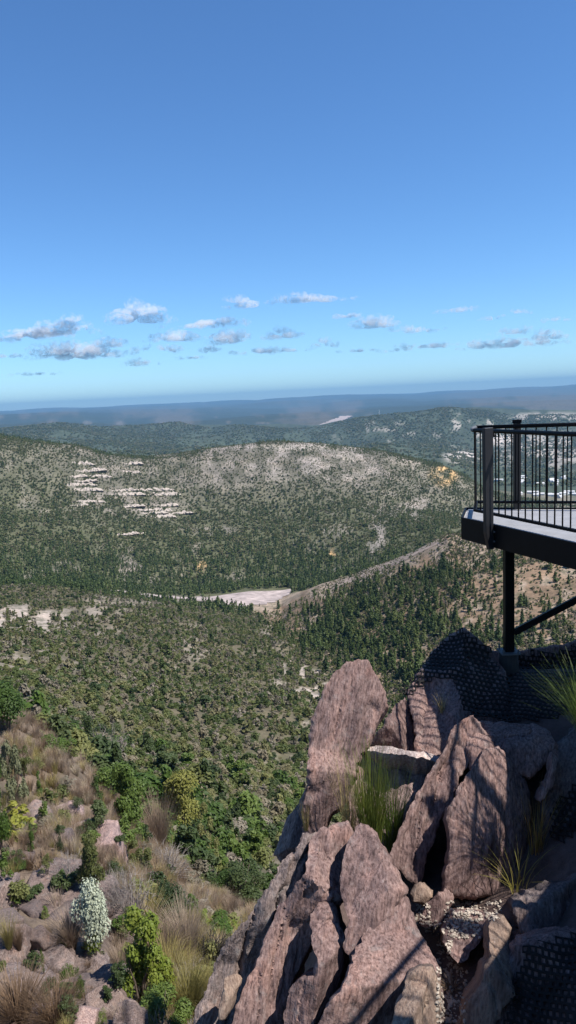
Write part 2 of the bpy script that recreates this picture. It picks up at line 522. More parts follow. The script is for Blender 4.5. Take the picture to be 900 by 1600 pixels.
TZ = np.zeros((len(AZ), NR))
for j in range(len(AZ)):
    TZ[j] = pchip(np.log(HC[:, j, 0]), HC[:, j, 1], LR)
TX = np.sin(AZ)[:, None] * RR[None]
TY = np.cos(AZ)[:, None] * RR[None]
rr = np.broadcast_to(RR[None], TZ.shape)
flat = np.stack([TX.ravel(), TY.ravel(), np.zeros(TX.size)], 1)
add = np.zeros(TX.size)
for k, lam in enumerate((0.5, 1.3, 3.2, 8, 20, 50, 120, 300, 800, 2000)):
    q = lam / rr.ravel()
    w = smooth(0.02, 0.05, q) * (1 - smooth(0.22, 0.4, q))
    w = w * np.interp(np.log(rr.ravel()), np.log([2, 300, 560, 1200, 1900, 2600, 6000, 6500]), [1, 1, 0.45, 0.5, 0.5, 0.8, 0.7, 0.42]) * np.where(rr.ravel() < 12, 0.6, 1.0)
    sel = w > 0.001
    nv = vnoise(flat[sel] / lam, 100 + k)
    add[sel] += w[sel] * (0.085 * lam) * (nv if k % 2 else (0.35 - np.abs(nv)) * 1.3)
TZ = TZ + add.reshape(TZ.shape)
_azd = np.degrees(AZ)[:, None]
_rk = smooth(-10.5, -14.5, _azd) * smooth(9, 11, rr) * (1 - smooth(17, 23, rr))
_st = (fbm(np.stack([TX.ravel() / 2.4, TY.ravel() / 2.4, TX.ravel() * 0], 1), 4, 88) * 4.5).reshape(TZ.shape)
_fl = np.floor(_st)
TZ = TZ + _rk * 0.33 * (_fl + smooth(0.0, 0.3, _st - _fl))
TP = np.stack([TX, TY, TZ], -1)
PX, PY, _w = project(TP.reshape(-1, 3))
PX = np.where(_w > 0, PX, -9999).reshape(TZ.shape)
PY = PY.reshape(TZ.shape)


def blob(px, py, cx, cy, rx, ry, soft=0.5):
    d = np.sqrt(((px - cx) / rx) ** 2 + ((py - cy) / ry) ** 2)
    return 1 - smooth(1 - soft, 1 + soft, d)


def spur_line(px):      # foot of the pine spur, in sight-line terms
    return np.interp(px, [380, 420, 470, 540, 620], [940, 975, 1010, 1060, 1100])


def zones(px, py, r):
    """how bare the ground is (0 scrub .. 1 naked) and its own colour"""
    n = len(px)
    c = np.zeros((n, 3))
    heath = np.zeros(n)
    bare = np.zeros(n)
    P2 = np.stack([px / 60, py / 26, r * 0 + 3.3], 1)
    n1 = fbm(P2, 4, 5)
    n2 = fbm(np.stack([px / 17, py / 10, r * 0], 1), 3, 9)
    n3 = fbm(np.stack([px / 130, py / 60, r * 0 + 9], 1), 3, 21)
    near = r < 44
    c[near] = (0.17, 0.128, 0.098)
    stony = near & (px < 470)
    ks = (smooth(1330, 1400, py) * smooth(260, 190, px) * smooth(-0.35, 0.15, n2 + 0.5 * n1))[:, None]
    cn_ = c * (1 - ks) + np.array((0.135, 0.105, 0.092)) * ks
    c[stony] = cn_[stony]
    c[r < 12] = (0.135, 0.095, 0.085)
    heath[near] = 0.15
    heath[(r >= 44)] = 0.42
    heath[r > 2000] = 0.3
    heath[r > 6000] = 0.0
    bare[near] = 0.5
    mid = (r >= 44) & (r < 600)
    c[mid] = (0.105, 0.092, 0.062)
    b = smooth(0.22, 0.62, n1 + 0.35 * n2 + 0.2 * smooth(1150, 950, py)) * 0.42
    b = np.maximum(b, blob(px, py, 40, 968, 90, 24) * smooth(-0.35, 0.1, n2))
    b = np.maximum(b, blob(px, py, 480, 1075, 50, 60) * smooth(0.18, 0.35, n2))
    b = np.maximum(b, blob(px, py, 130, 960, 60, 14) * smooth(0.05, 0.3, n2) * 0.7)
    bare[mid] = b[mid]
    col_b = np.array((0.34, 0.29, 0.25))
    c[mid] = c[mid] * (1 - b[mid, None]) + col_b * b[mid, None]
    # right-hand spur
    sp = (r >= 230) & (r < 700) & (px > 395) & (py < spur_line(px))
    crest = np.interp(px, [455, 500, 600, 700, 900], [935, 914, 880, 843, 835])
    bs = smooth(95, 12, py - crest + 22 * n2) * np.clip(smooth(720, 640, px) + 0.35, 0, 1)
    bs = np.maximum(bs, smooth(0.0, 0.3, n1 + 0.3 * n2) * 0.7)
    bs = np.maximum(bs, blob(px, py, 460, 985, 70, 45) * 0.75)
    bs = np.maximum(bs, blob(px, py, 860, 920, 120, 45) * 0.95)
    bs = np.maximum(bs, blob(px, py, 760, 965, 150, 22) * 0.9)
    bs = np.maximum(bs, blob(px, py, 660, 1030, 70, 18) * 0.8)
    bs = bs * (1 - 0.75 * blob(px, py, 600, 950, 75, 55) * smooth(-0.5, 0.1, n2))
    bare[sp] = bs[sp]
    cs = np.array((0.215, 0.15, 0.102)) * (1 + 0.25 * n2[:, None])
    cp = np.array((0.33, 0.27, 0.215))
    k = (smooth(0.0, 0.5, n2 + 0.5 * smooth(40, 0, py - crest)) * 0.7)[:, None]
    c[sp] = (cs * (1 - k) + cp * k)[sp]
    # the valley floor with the road and the main hill
    hill = (r >= 600) & (r < 2000) & ~sp
    green = np.array((0.090, 0.094, 0.052))
    topy = np.interp(px, [0, 130, 230, 330, 430, 560, 640, 720, 900], [688, 697, 709, 702, 694, 699, 708, 740, 800])
    h = (py - topy)
    bh = smooth(125, 20, h + 45 * n1 + 30 * n2) * np.interp(px, [0, 90, 150, 250, 330, 600, 660, 740], [0.35, 0.5, 0.7, 0.7, 1, 1, 0.65, 0.5])
    bh = np.maximum(bh, blob(px, py, 200, 765, 110, 50) * 0.75 * smooth(-0.3, 0.2, n2))
    bh = np.maximum(bh, blob(px, py, 630, 790, 60, 28) * smooth(-0.15, 0.3, n2) * 0.85)
    bh = np.maximum(bh, blob(px, py, 588, 845, 16, 34) * smooth(-0.1, 0.25, n2))
    bh = np.maximum(bh, blob(px, py, 325, 828, 42, 8) * smooth(-0.3, 0.1, n2))
    bh = np.maximum(bh, blob(px, py, 205, 880, 22, 30) * smooth(-0.2, 0.2, n2) * 0.9)
    bh = np.maximum(bh, blob(px, py, 105, 888, 26, 10) * smooth(-0.3, 0.1, n2) * 0.8)
    bh = np.maximum(bh, smooth(0.25, 0.5, n1 + 0.4 * n2) * 0.5)
    bh = np.clip(bh, 0, 1) * (0.62 + 0.38 * smooth(-0.2, 0.25, n2 + 0.4 * n1))
    bc = np.array((0.195, 0.168, 0.148)) * (1 + 0.7 * n2[:, None] + 0.35 * n3[:, None])
    white = np.maximum(blob(px, py, 480, 699, 110, 5) * 0.8, blob(px, py, 470, 722, 120, 30) * 0.45 * smooth(-0.1, 0.3, n2))
    white = np.maximum(white, blob(px, py, 588, 845, 12, 26) * 0.5 * smooth(-0.1, 0.2, n2))
    bc = bc * (1 - white[:, None]) + np.array((0.42, 0.37, 0.335)) * white[:, None]
    for (ox, oy, ax, ay) in ((318, 886, 11, 10), (694, 742, 22, 18), (520, 866, 6, 8)):
        o = blob(px, py, ox, oy, ax, ay, 0.4) * smooth(-0.6, -0.1, n2)
        bc = bc * (1 - o[:, None]) + np.array((0.52, 0.34, 0.16)) * o[:, None]
        bh = np.maximum(bh, o)
    cc = green * (1 - bh[:, None]) + bc * bh[:, None]
    c[hill] = cc[hill]
    bare[hill] = bh[hill]
    # far ranges and the plain
    far = (r >= 2000) & (r < 6200)
    cf = np.array((0.050, 0.064, 0.040)) * (1 + 0.5 * n2[:, None])
    q = blob(px, py, 722, 714, 26, 9) + blob(px, py, 785, 684, 24, 12) * 1.0
    q = np.maximum(q, blob(px, py, 860, 704, 85, 26) * smooth(-0.45, 0.1, n2) * 0.75)
    q = np.maximum(q, blob(px, py, 860, 654, 70, 9) * smooth(-0.1, 0.2, n2) * 0.7)
    q = np.maximum(q, blob(px, py, 730, 672, 60, 26) * smooth(0.22, 0.36, n2) * 0.6)
    q = np.maximum(q, blob(px, py, 600, 676, 70, 16) * smooth(0.3, 0.42, n2) * 0.5)
    q = np.clip(q, 0, 1)[:, None]
    cf = cf * (1 - q) + np.array((0.50, 0.44, 0.40)) * q
    c[far] = cf[far]
    pl = r >= 6200
    k = smooth(-0.25, 0.25, n3 + 0.5 * n2)[:, None]
    cp2 = np.array((0.036, 0.046, 0.032)) * (1 - k) + np.array((0.088, 0.080, 0.062)) * k  # darker patches: forest tone, with cloud shadows put into the ground colour
    kk = (smooth(11000, 22000, r) * 0.55)[:, None]
    cp2 = cp2 * (1 - kk) + np.array((0.07, 0.08, 0.062)) * kk
    sp1 = (smooth(0.46, 0.54, n2) * smooth(646, 656, py) * 0.12)[:, None]
    cp2 = cp2 * (1 - sp1) + np.array((0.4, 0.33, 0.31)) * sp1
    c[pl] = cp2[pl]
    return c, bare, heath


cc, bare, heath_ = zones(PX.ravel(), PY.ravel(), rr.ravel().copy())
out_of_view = (PX.ravel() < -1500)
cc[out_of_view] = (0.09, 0.085, 0.055)
BARE = bare.reshape(TZ.shape)
na, nr = TZ.shape
ii, jj = np.meshgrid(np.arange(na), np.arange(nr - 1), indexing='ij')
a0 = (ii * nr + jj).ravel()
b0 = (((ii + 1) % na) * nr + jj).ravel()
quads = np.stack([a0, b0, b0 + 1, a0 + 1], 1)
tme = mesh_from('terrain', TP.reshape(-1, 3), quads, smoothed=True)
ca = tme.color_attributes.new('ground', 'FLOAT_COLOR', 'POINT')
ca.data.foreach_set('color', np.concatenate([cc, heath_[:, None]], 1).astype(np.float32).ravel())

m, nt, b, out = new_mat('hillside_ground')
at = N(nt, 'ShaderNodeVertexColor', layer_name='ground')
gv = coords(nt)
big = noise_node(nt, gv, 0.035, 8, 0.62)
mid_n = noise_node(nt, gv, 0.5, 8, 0.7)
fine = noise_node(nt, gv, 6.0, 6, 0.7)
rb = ramp(nt, [(0.3, (0.62, 0.64, 0.62)), (0.5, (1, 1, 1)), (0.7, (1.35, 1.3, 1.26))])
nt.links.new(big.outputs[0], rb.inputs[0])
rm = ramp(nt, [(0.3, (0.55, 0.57, 0.55)), (0.5, (1, 1, 1)), (0.7, (1.4, 1.36, 1.32))])
nt.links.new(mid_n.outputs[0], rm.inputs[0])
rf = ramp(nt, [(0.3, (0.7, 0.7, 0.7)), (0.7, (1.3, 1.3, 1.3))])
nt.links.new(fine.outputs[0], rf.inputs[0])
c1 = mix(nt, at.outputs[0], rb.outputs[0], 1.0, 'MULTIPLY')
c2 = mix(nt, c1, rm.outputs[0], 1.0, 'MULTIPLY')
c2b = mix(nt, c2, rf.outputs[0], 1.0, 'MULTIPLY')
hs = noise_node(nt, gv, 0.16, 7, 0.72)
hr = N(nt, 'ShaderNodeMapRange')
hr.inputs['From Min'].default_value = 0.50
hr.inputs['From Max'].default_value = 0.58
nt.links.new(hs.outputs[0], hr.inputs['Value'])
hm = N(nt, 'ShaderNodeMath', operation='MULTIPLY')
hd = N(nt, 'ShaderNodeMath', operation='MULTIPLY')
hd.inputs[1].default_value = 1.6
nt.links.new(at.outputs['Alpha'], hd.inputs[0])
nt.links.new(hr.outputs[0], hm.inputs[0])
nt.links.new(hd.outputs[0], hm.inputs[1])
c3 = mix(nt, c2b, (0.085, 0.085, 0.05), hm.outputs[0])
nt.links.new(c3, b.inputs['Base Color'])
b.inputs['Roughness'].default_value = 0.95
b.inputs['Specular IOR Level'].default_value = 0.1
bp = N(nt, 'ShaderNodeBump')
bp.inputs['Strength'].default_value = 0.8
bp.inputs['Distance'].default_value = 0.06
nt.links.new(fine.outputs[0], bp.inputs['Height'])
nt.links.new(bp.outputs[0], b.inputs['Normal'])
M['ground'] = m
tme.materials.append(m)
terrain = tag(obj('terrain', tme), 'rocky scrub covered hills and valley falling away to the far plain', 'terrain', kind='structure')

BV_T = BVHTree.FromPolygons([tuple(v) for v in TP.reshape(-1, 3)[:, :]], [tuple(q) for q in quads[(rr[ii.ravel(), jj.ravel()] < 3000)].tolist()])


def sight(px, py, bvh=None):
    d = Vector(ray(px, py)).normalized()
    h, n, i, dist = (bvh or BV_T).ray_cast(Vector(EYEP) + d * 2.2, d)
    return (np.array(h), np.array(n), dist + 2.2) if h is not None else (None, None, None)


def ground_z(x, y):
    h, n, i, d = BV_T.ray_cast(Vector((x, y, 60)), Vector((0, 0, -1)))
    return h.z if h is not None else -4.0


def drape_strip(name, poly, lift, mat, label, cat, rlim):
    """a sheet of ground of its own, following the land a little above it"""
    from mathutils.geometry import intersect_point_tri_2d
    pts = np.array(poly, float)
    ins = np.zeros(PX.shape, bool)
    x, y = PX, PY
    j = len(pts) - 1
    for i in range(len(pts)):
        xi, yi, xj, yj = *pts[i], *pts[j]
        cond = ((yi > y) != (yj > y)) & (x < (xj - xi) * (y - yi) / (yj - yi + 1e-9) + xi)
        ins ^= cond
        j = i
    ins &= (rr > rlim[0]) & (rr < rlim[1])
    cell = ins[:-1, :-1] & ins[1:, :-1] & ins[:-1, 1:] & ins[1:, 1:]
    ai, bi = np.nonzero(cell)
    idx = np.stack([ai * nr + bi, (ai + 1) * nr + bi, (ai + 1) * nr + bi + 1, ai * nr + bi + 1], 1)
    u, inv = np.unique(idx, return_inverse=True)
    V = TP.reshape(-1, 3)[u] + np.array([0, 0, lift])
    me = mesh_from(name, V, inv.reshape(idx.shape), [mat], smoothed=True)
    return tag(obj(name, me), label, cat, kind='structure')


ROAD = [(165, 920), (200, 924), (250, 930), (300, 932), (340, 930), (400, 923), (460, 918), (452, 930), (430, 942), (405, 948), (360, 948), (330, 943), (290, 939), (230, 934), (170, 925)]
drape_strip('gravel_road', ROAD, 0.35, M['gravel'], 'pale pinkish gravel road flat along the valley at the foot of the bare hill', 'road', (600, 860))
drape_strip('ridge_track', [(600, 874), (655, 855), (712, 836), (716, 842), (660, 866), (612, 886), (560, 908), (520, 922), (515, 915), (560, 894)], 0.3, M['track'], 'pale dirt track climbing along the crest of the spur', 'track', (520, 690))
drape_strip('airstrip', [(496, 665), (532, 650), (553, 650), (520, 666)], 4.0, M['gravel'], 'long pale cleared strip on the far plain', 'airstrip', (6000, 13000))

# ------------------------------------------------------------------ rock slabs of the near outcrop
FIB = np.array([math.sin(R_(15)), math.sin(R_(22)), math.cos(R_(22)) * math.cos(R_(15))])
FIB /= np.linalg.norm(FIB)
_s1 = np.cross(FIB, [0, 1, 0]); _s1 /= np.linalg.norm(_s1)
_s2 = np.cross(FIB, _s1)
FRAME = np.stack([_s1, _s2, FIB], 1)          # world -> across, across, along the fibres
OUTCROP_V, OUTCROP_F = [], []


def resample(poly, h):
    out = []
    n = len(poly)
    for i in range(n):
        a, b = poly[i], poly[(i + 1) % n]
        k = max(1, int(np.linalg.norm(b - a) / h))
        for t in range(k):
            out.append(a + (b - a) * t / k)
    return np.array(out)


def inside(pts, poly):
    r = np.zeros(len(pts), bool)
    j = len(poly) - 1
    for i in range(len(poly)):
        a, b = poly[i], poly[j]
        cond = ((a[1] > pts[:, 1]) != (b[1] > pts[:, 1])) & (pts[:, 0] < (b[0] - a[0]) * (pts[:, 1] - a[1]) / (b[1] - a[1] + 1e-12) + a[0])
        r ^= cond
        j = i
    return r


def seg_dist(pts, poly):
    d = np.full(len(pts), 1e9)
    for i in range(len(poly)):
        a, b = poly[i], poly[(i + 1) % len(poly)]
        ab = b - a
        t = np.clip(((pts - a) @ ab) / (ab @ ab + 1e-12), 0, 1)
        d = np.minimum(d, np.linalg.norm(pts - a - t[:, None] * ab, axis=1))
    return d


def slab(label, pts, y0, a=0.1, b=0.3, T=0.5, rnd=0.05, amp=0.03, mat='rock', ext=None, h=0.0155, seed=0,
         grooves=0.0, ridge=None, name='rock', bulge=0.0, jag=0.02, group=None, steps=0.0, facet=0.95):
    rnd *= 0.2
    bulge *= 0.7
    """a slab of schist: its face outlined by sight lines on a tilted plane at distance y0, given real thickness behind.
    a, b: how much farther the face gets per 100 px to the side / upward"""
    pts = np.array(pts, float)
    c = pts.mean(0)
    W = np.array([at_depth(px, py, y0 + a * (px - c[0]) / 100 + b * (c[1] - py) / 100) for px, py in pts])
    C0 = W.mean(0)
    uu, ss, vt = np.linalg.svd(W - C0)
    nrm = vt[2]
    if nrm @ (EYEP - C0) < 0:
        nrm = -nrm
    ax = np.cross([0, 0, 1], nrm); ax /= np.linalg.norm(ax)
    ay = np.cross(nrm, ax)
    P2 = np.stack([(W - C0) @ ax, (W - C0) @ ay], 1)
    area = 0.5 * np.sum(P2[:, 0] * np.roll(P2[:, 1], -1) - np.roll(P2[:, 0], -1) * P2[:, 1])
    if area < 0:
        P2 = P2[::-1]
    B = resample(P2, h * 1.0)
    q3 = np.stack([B[:, 0] * 5, B[:, 1] * 5, np.full(len(B), seed * 3.1)], 1)
    tang = np.roll(B, -1, 0) - np.roll(B, 1, 0)
    nr2 = np.stack([tang[:, 1], -tang[:, 0]], 1)
    nr2 /= np.linalg.norm(nr2, axis=1)[:, None] + 1e-9
    B = B + nr2 * (fbm(q3, 4, seed + 3, 0.6) * jag * 2.2 + vnoise(q3 * 7, seed) * jag * 0.5)[:, None]
    lo, hi = B.min(0), B.max(0)
    gx, gy = np.meshgrid(np.arange(lo[0], hi[0], h), np.arange(lo[1], hi[1], h))
    G = np.stack([gx.ravel(), gy.ravel()], 1)
    G += rng.uniform(-0.3, 0.3, G.shape) * h
    G = G[inside(G, B)]
    dG = seg_dist(G, B)
    G = G[dG > h * 0.6]
    dG = dG[dG > h * 0.6]
    nb = len(B)
    allp = np.concatenate([B, G])
    edges = [(i, (i + 1) % nb) for i in range(nb)]
    ov, oe, of, ovi, _a, _b = delaunay_2d_cdt([Vector(p) for p in allp], edges, [], 1, 1e-6)
    ov = np.array([tuple(v) for v in ov])
    D = np.where(np.array([len(v) > 0 and v[0] < nb for v in ovi]), 0, seg_dist(ov, B))
    isb = D < 1e-7
    # face relief
    wf = -rnd * (1 - np.sqrt(np.clip(1 - (1 - np.clip(D / max(rnd, 1e-3) / 1.6, 0, 1)) ** 2, 0, 1)))
    # split faces: a few flat planes meeting at crisp, slightly ragged edges
    fr_ = np.random.default_rng(1000 + seed)
    span = np.ptp(ov, axis=0)
    rag = fbm(np.stack([ov[:, 0] * 9, ov[:, 1] * 9, np.full(len(ov), seed + 2.5)], 1), 3, seed + 41) * 0.025
    fac = np.full(len(ov), 1e9)
    for k_ in range(12):
        sx_, sy_ = fr_.uniform(-1, 1, 2) * span * 0.42
        an_ = fr_.uniform(0, 2 * PI)
        tl = fr_.uniform(0.08, 0.85) * facet
        pl_ = -((ov[:, 0] - sx_) * math.cos(an_) + (ov[:, 1] - sy_) * math.sin(an_) + rag) * tl + fr_.uniform(-0.01, 0.05)
        fac = np.minimum(fac, pl_)
    fac = np.clip(fac, -0.35, 0.08)
    wf = wf + bulge * (1 - np.exp(-D / 0.35)) + fac - np.median(fac)
    if ridge is not None:      # (px,py)-(px,py) crest with fall-off and height
        for (ra, rb_, rh, rw) in ridge:
            rw = rw if rw < 0 else max(rw, 0.045)
            A3 = at_depth(*ra, y0 + a * (ra[0] - c[0]) / 100 + b * (c[1] - ra[1]) / 100) - C0
            B3 = at_depth(*rb_, y0 + a * (rb_[0] - c[0]) / 100 + b * (c[1] - rb_[1]) / 100) - C0
            A2, B2 = np.array([A3 @ ax, A3 @ ay]), np.array([B3 @ ax, B3 @ ay])
            wob = fbm(np.stack([ov[:, 0] * 6, ov[:, 1] * 6, np.full(len(ov), seed + 0.5)], 1), 3, seed + 31) * 0.04
            d = seg_dist(ov, np.array([A2, B2]))
            ab = B2 - A2
            sgn = np.sign((ov[:, 0] - A2[0]) * ab[1] - (ov[:, 1] - A2[1]) * ab[0])
            sd_ = sgn * d + wob
            d = np.abs(sd_)
            if rw < 0:          # a step: the side to the right of the line stands proud
                wf = wf + rh * smooth(-0.045, 0.045, sd_) * np.exp(-np.clip(sd_, 0, 9) / (-rw)) * np.clip((D) / 0.05, 0, 1)
            else:
                wf = wf + rh * np.exp(-np.clip(d, 0, 9) / rw) * np.clip(D / 0.06, 0, 1)
    ext = np.array(ext if ext is not None else (0.12, 0.75, -0.5), float)
    ext = ext / np.linalg.norm(ext) * T
    base = C0 + ov[:, :1] * ax + ov[:, 1:] * ay
    front = base + wf[:, None] * nrm
    # side rings + back
    rings = 7
    nbv = np.nonzero(isb)[0]
    order = []
    bmap = {}
    for vi_, ids in enumerate(ovi):
        for k in ids:
            if k < nb:
                bmap[k] = vi_
    loop = [bmap[k] for k in range(nb) if k in bmap]
    V = [front]
    nF = len(front)
    F = [tuple(f) for f in of]
    prev = loop
    cen2 = ov[loop].mean(0)
    off = nF
    for k in range(1, rings + 1):
        t = (k / rings) ** 1.3
        ring2 = ov[loop]
        # sides bulge out a little then close in behind
        s_ = 1 + 0.015 * math.sin(t * PI) - 0.12 * t * t
        ring2 = cen2 + (ring2 - cen2) * s_
        rw3 = C0 + ring2[:, :1] * ax + ring2[:, 1:] * ay + ext * t + nrm * (wf[loop] - rnd * min(1, 3 * t))[:, None]
        V.append(rw3)
        cur = list(range(off, off + len(loop)))
        off += len(loop)
        for i in range(len(loop)):
            i2 = (i + 1) % len(loop)
            F.append((prev[i2], prev[i], cur[i], cur[i2]))
        prev = cur
    F.append(tuple(prev[::-1]))
    V = np.concatenate(V)
    # relief: fibres running along the foliation, blocky lumps, fine grain
    L = (V - np.array([0, 0, 0])) @ FRAME
    an = np.stack([L[:, 0] * 9, L[:, 1] * 9, L[:, 2] * 2.2], 1)
    an2 = np.stack([L[:, 0] * 26, L[:, 1] * 26, L[:, 2] * 8.0], 1)
    d1 = fbm(an + seed * 1.7, 3, seed)
    d2 = fbm(an2 + seed, 3, seed + 5)
    d3 = fbm(V * 2.2 + seed, 4, seed + 9)
    d4 = fbm(V * 22, 2, seed + 11)
    chip = fbm(np.stack([L[:, 0] * 4.2, L[:, 1] * 4.2, L[:, 2] * 0.9], 1) + seed * 2.3, 3, seed + 51, 0.42) * 5.0
    fl_ = np.floor(chip)
    chip = fl_ + smooth(0.0, 0.22, chip - fl_)
    crk = vnoise(np.stack([L[:, 0] * 4.2, L[:, 1] * 4.2, L[:, 2] * 0.9], 1) + seed * 5.1, seed + 61) + 0.12 * d1
    crack = np.clip(1 - np.abs(crk) * 6.5, 0, 1) * smooth(-0.1, 0.25, vnoise(V * 1.7 + seed, seed + 71))
    disp = amp * (0.30 * d1 + 0.22 * d3) + 0.007 * d2 + 0.003 * d4 + 0.007 * chip - 0.03 * crack
    if steps:
        q = L[:, 0] * 3.4 + 0.5 * d3
        fr = q - np.floor(q)
        disp = disp + steps * (fr - smooth(0.72, 1.0, fr) - 0.35)
    if grooves:
        g = fbm(np.stack([L[:, 0] * 5.5, L[:, 1] * 5.5, L[:, 2] * 0.5], 1) + seed, 3, seed + 19)
        disp = disp - grooves * np.clip(1 - np.abs(g) * 6.5, 0, 1) ** 1.5 + grooves * 0.7 * fbm(an * 0.6, 2, seed + 23)
    dirs = np.tile(nrm, (len(V), 1))
    if len(V) > nF:
        rad = V[nF:] - C0
        rad = rad - np.outer(rad @ ext, ext) / (ext @ ext)
        rad /= np.linalg.norm(rad, axis=1)[:, None] + 1e-9
        dirs[nF:] = rad
    edge_w = np.ones(len(V))
    edge_w[:nF] = 0.35 + 0.65 * np.clip(D / 0.05, 0, 1)
    V = V + dirs * (disp * edge_w)[:, None]
    n0 = sum(len(v) for v in OUTCROP_V)
    OUTCROP_V.append(V)
    OUTCROP_F.extend([tuple(i + n0 for i in f) for f in F])
    org = np.array([C0[0], C0[1], V[:, 2].min()])
    me = mesh_from(name, V - org, F, [M[mat]])
    bm = bmesh.new(); bm.from_mesh(me)
    bmesh.ops.recalc_face_normals(bm, faces=bm.faces)
    for f in bm.faces:
        f.smooth = True
    for e in bm.edges:
        if len(e.link_faces) == 2 and e.calc_face_angle(0) > 0.8:
            e.smooth = False
    bm.to_mesh(me); bm.free()
    o = obj(name, me, None, org)
    return tag(o, label, 'rock', group, 'thing')


slab('tall purple rock fin with a rounded top standing up against the valley scrub',
     [(558, 1027), (540, 1032), (520, 1060), (502, 1088), (490, 1118), (480, 1160), (477, 1200), (474, 1240), (472, 1290), (478, 1325), (500, 1320), (512, 1285), (530, 1262), (546, 1222), (558, 1196), (572, 1166), (588, 1138), (606, 1104), (603, 1082), (590, 1055), (578, 1035)],
     6.9, 0.10, 0.22, 0.45, 0.04, 0.028, 'rock', seed=1, bulge=0.05, ridge=[((541, 1130), (538, 1180), -0.02, 0.02), ((502, 1088), (480, 1220), 0.04, -0.1)])
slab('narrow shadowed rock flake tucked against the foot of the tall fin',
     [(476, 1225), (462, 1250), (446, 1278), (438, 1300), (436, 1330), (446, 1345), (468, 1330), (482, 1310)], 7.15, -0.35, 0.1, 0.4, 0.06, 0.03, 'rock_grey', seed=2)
slab('rounded purple rock lobe at the left foot of the netted peak, behind the tall fin',
     [(640, 1088), (622, 1098), (604, 1120), (590, 1142), (578, 1164), (590, 1180), (622, 1182), (650, 1180), (656, 1140), (652, 1105)], 7.6, 0.12, 0.28, 0.5, 0.09, 0.03, 'rock', seed=3, bulge=0.08)
slab('pointed rock peak draped with black netting beneath the end of the deck',
     [(722, 977), (708, 986), (690, 1002), (668, 1030), (648, 1058), (640, 1078), (640, 1110), (650, 1150), (655, 1185), (700, 1190), (740, 1170), (790, 1160), (800, 1110), (790, 1050), (766, 1012), (744, 990)], 8.05, 0.12, 0.75, 0.9, 0.08, 0.05, 'rock', seed=4, bulge=0.12, ext=(0.15, 0.8, -0.45),
     ridge=[((722, 980), (706, 1150), 0.10, 0.16), ((672, 1075), (660, 1150), -0.04, 0.03)])
slab('broad shaded rock shoulder under black netting around the deck column',
     [(745, 1012), (790, 1017), (830, 1012), (870, 1006), (930, 998), (1000, 1000), (1000, 1150), (900, 1160), (800, 1170), (740, 1165), (720, 1100)], 8.75, -0.05, 0.45, 1.2, 0.1, 0.06, 'rock', seed=5, ext=(0.1, 0.8, -0.5), jag=0.02)
slab('pale quartz ledge with a flat white top between the fins, behind the rushes',
     [(576, 1163), (600, 1164), (640, 1167), (690, 1170), (694, 1180), (650, 1186), (600, 1180), (574, 1174)], 7.0, 0.05, 1.6, 0.4, 0.02, 0.02, 'quartz', seed=6, ext=(0.1, 0.5, -0.8))
slab('flat pink rock face under the pale quartz ledge, behind the rushes',
     [(574, 1172), (600, 1178), (650, 1184), (694, 1178), (690, 1210), (664, 1245), (640, 1290), (610, 1340), (570, 1330), (545, 1300), (548, 1240), (560, 1200)], 6.9, 0.10, 0.25, 0.5, 0.03, 0.025, 'rock_pink', seed=7,
     ridge=[((615, 1196), (600, 1236), -0.05, 0.02), ((640, 1210), (624, 1240), -0.05, 0.018)])
slab('steep purple rib left of the dark cleft, leaning on the big split boulder',
     [(742, 1116), (725, 1122), (712, 1136), (694, 1168), (676, 1196), (660, 1222), (642, 1262), (626, 1300), (612, 1338), (618, 1352), (636, 1372), (656, 1385), (664, 1350), (682, 1300), (700, 1262), (716, 1220), (740, 1180), (765, 1150)], 6.45, 0.18, 0.24, 0.6, 0.05, 0.035, 'rock', seed=8,
     ridge=[((716, 1165), (690, 1215), -0.05, 0.025), ((690, 1180), (640, 1290), 0.05, -0.08), ((700, 1200), (668, 1300), -0.05, 0.03)], grooves=0.02)
slab('domed cap of rock on top of the big boulder, striped by shadow',
     [(742, 1117), (770, 1122), (800, 1124), (835, 1128), (858, 1142), (871, 1168), (862, 1186), (846, 1202), (828, 1212), (800, 1200), (770, 1200), (740, 1200), (728, 1170), (730, 1140)], 6.75, 0.06, 0.55, 0.7, 0.08, 0.04, 'rock', seed=9, bulge=0.10, facet=0.4)
slab('big broad purple boulder face crossed by the railing shadow',
     [(785, 1166), (760, 1172), (736, 1198), (714, 1230), (700, 1264), (700, 1284), (702, 1320), (700, 1360), (698, 1398), (720, 1404), (750, 1404), (780, 1404), (804, 1380), (822, 1345), (836, 1300), (838, 1262), (830, 1225), (815, 1195)], 6.15, 0.20, 0.26, 0.55, 0.05, 0.014, 'rock', seed=10, bulge=0.06, facet=0.22,
     ridge=[((770, 1200), (742, 1262), -0.02, 0.02)])
slab('thin upright rock blade at the edge of the shade beside the big boulder',
     [(868, 1166), (858, 1186), (850, 1220), (840, 1250), (848, 1256), (862, 1225), (872, 1195), (882, 1172)], 6.3, 0.1, 0.25, 0.3, 0.02, 0.02, 'rock', seed=11)
slab('sharp pointed purple rock in the middle of the near outcrop, below the rushes',
     [(575, 1284), (566, 1290), (558, 1308), (550, 1330), (540, 1352), (537, 1378), (539, 1408), (543, 1430), (546, 1452), (540, 1478), (552, 1498), (566, 1480), (588, 1452), (600, 1440), (622, 1412), (634, 1392), (622, 1362), (612, 1335), (598, 1308), (586, 1288)], 5.05, 0.10, 0.22, 0.55, 0.035, 0.025, 'rock', seed=12, bulge=0.05,
     ridge=[((562, 1385), (542, 1440), -0.04, 0.025)])
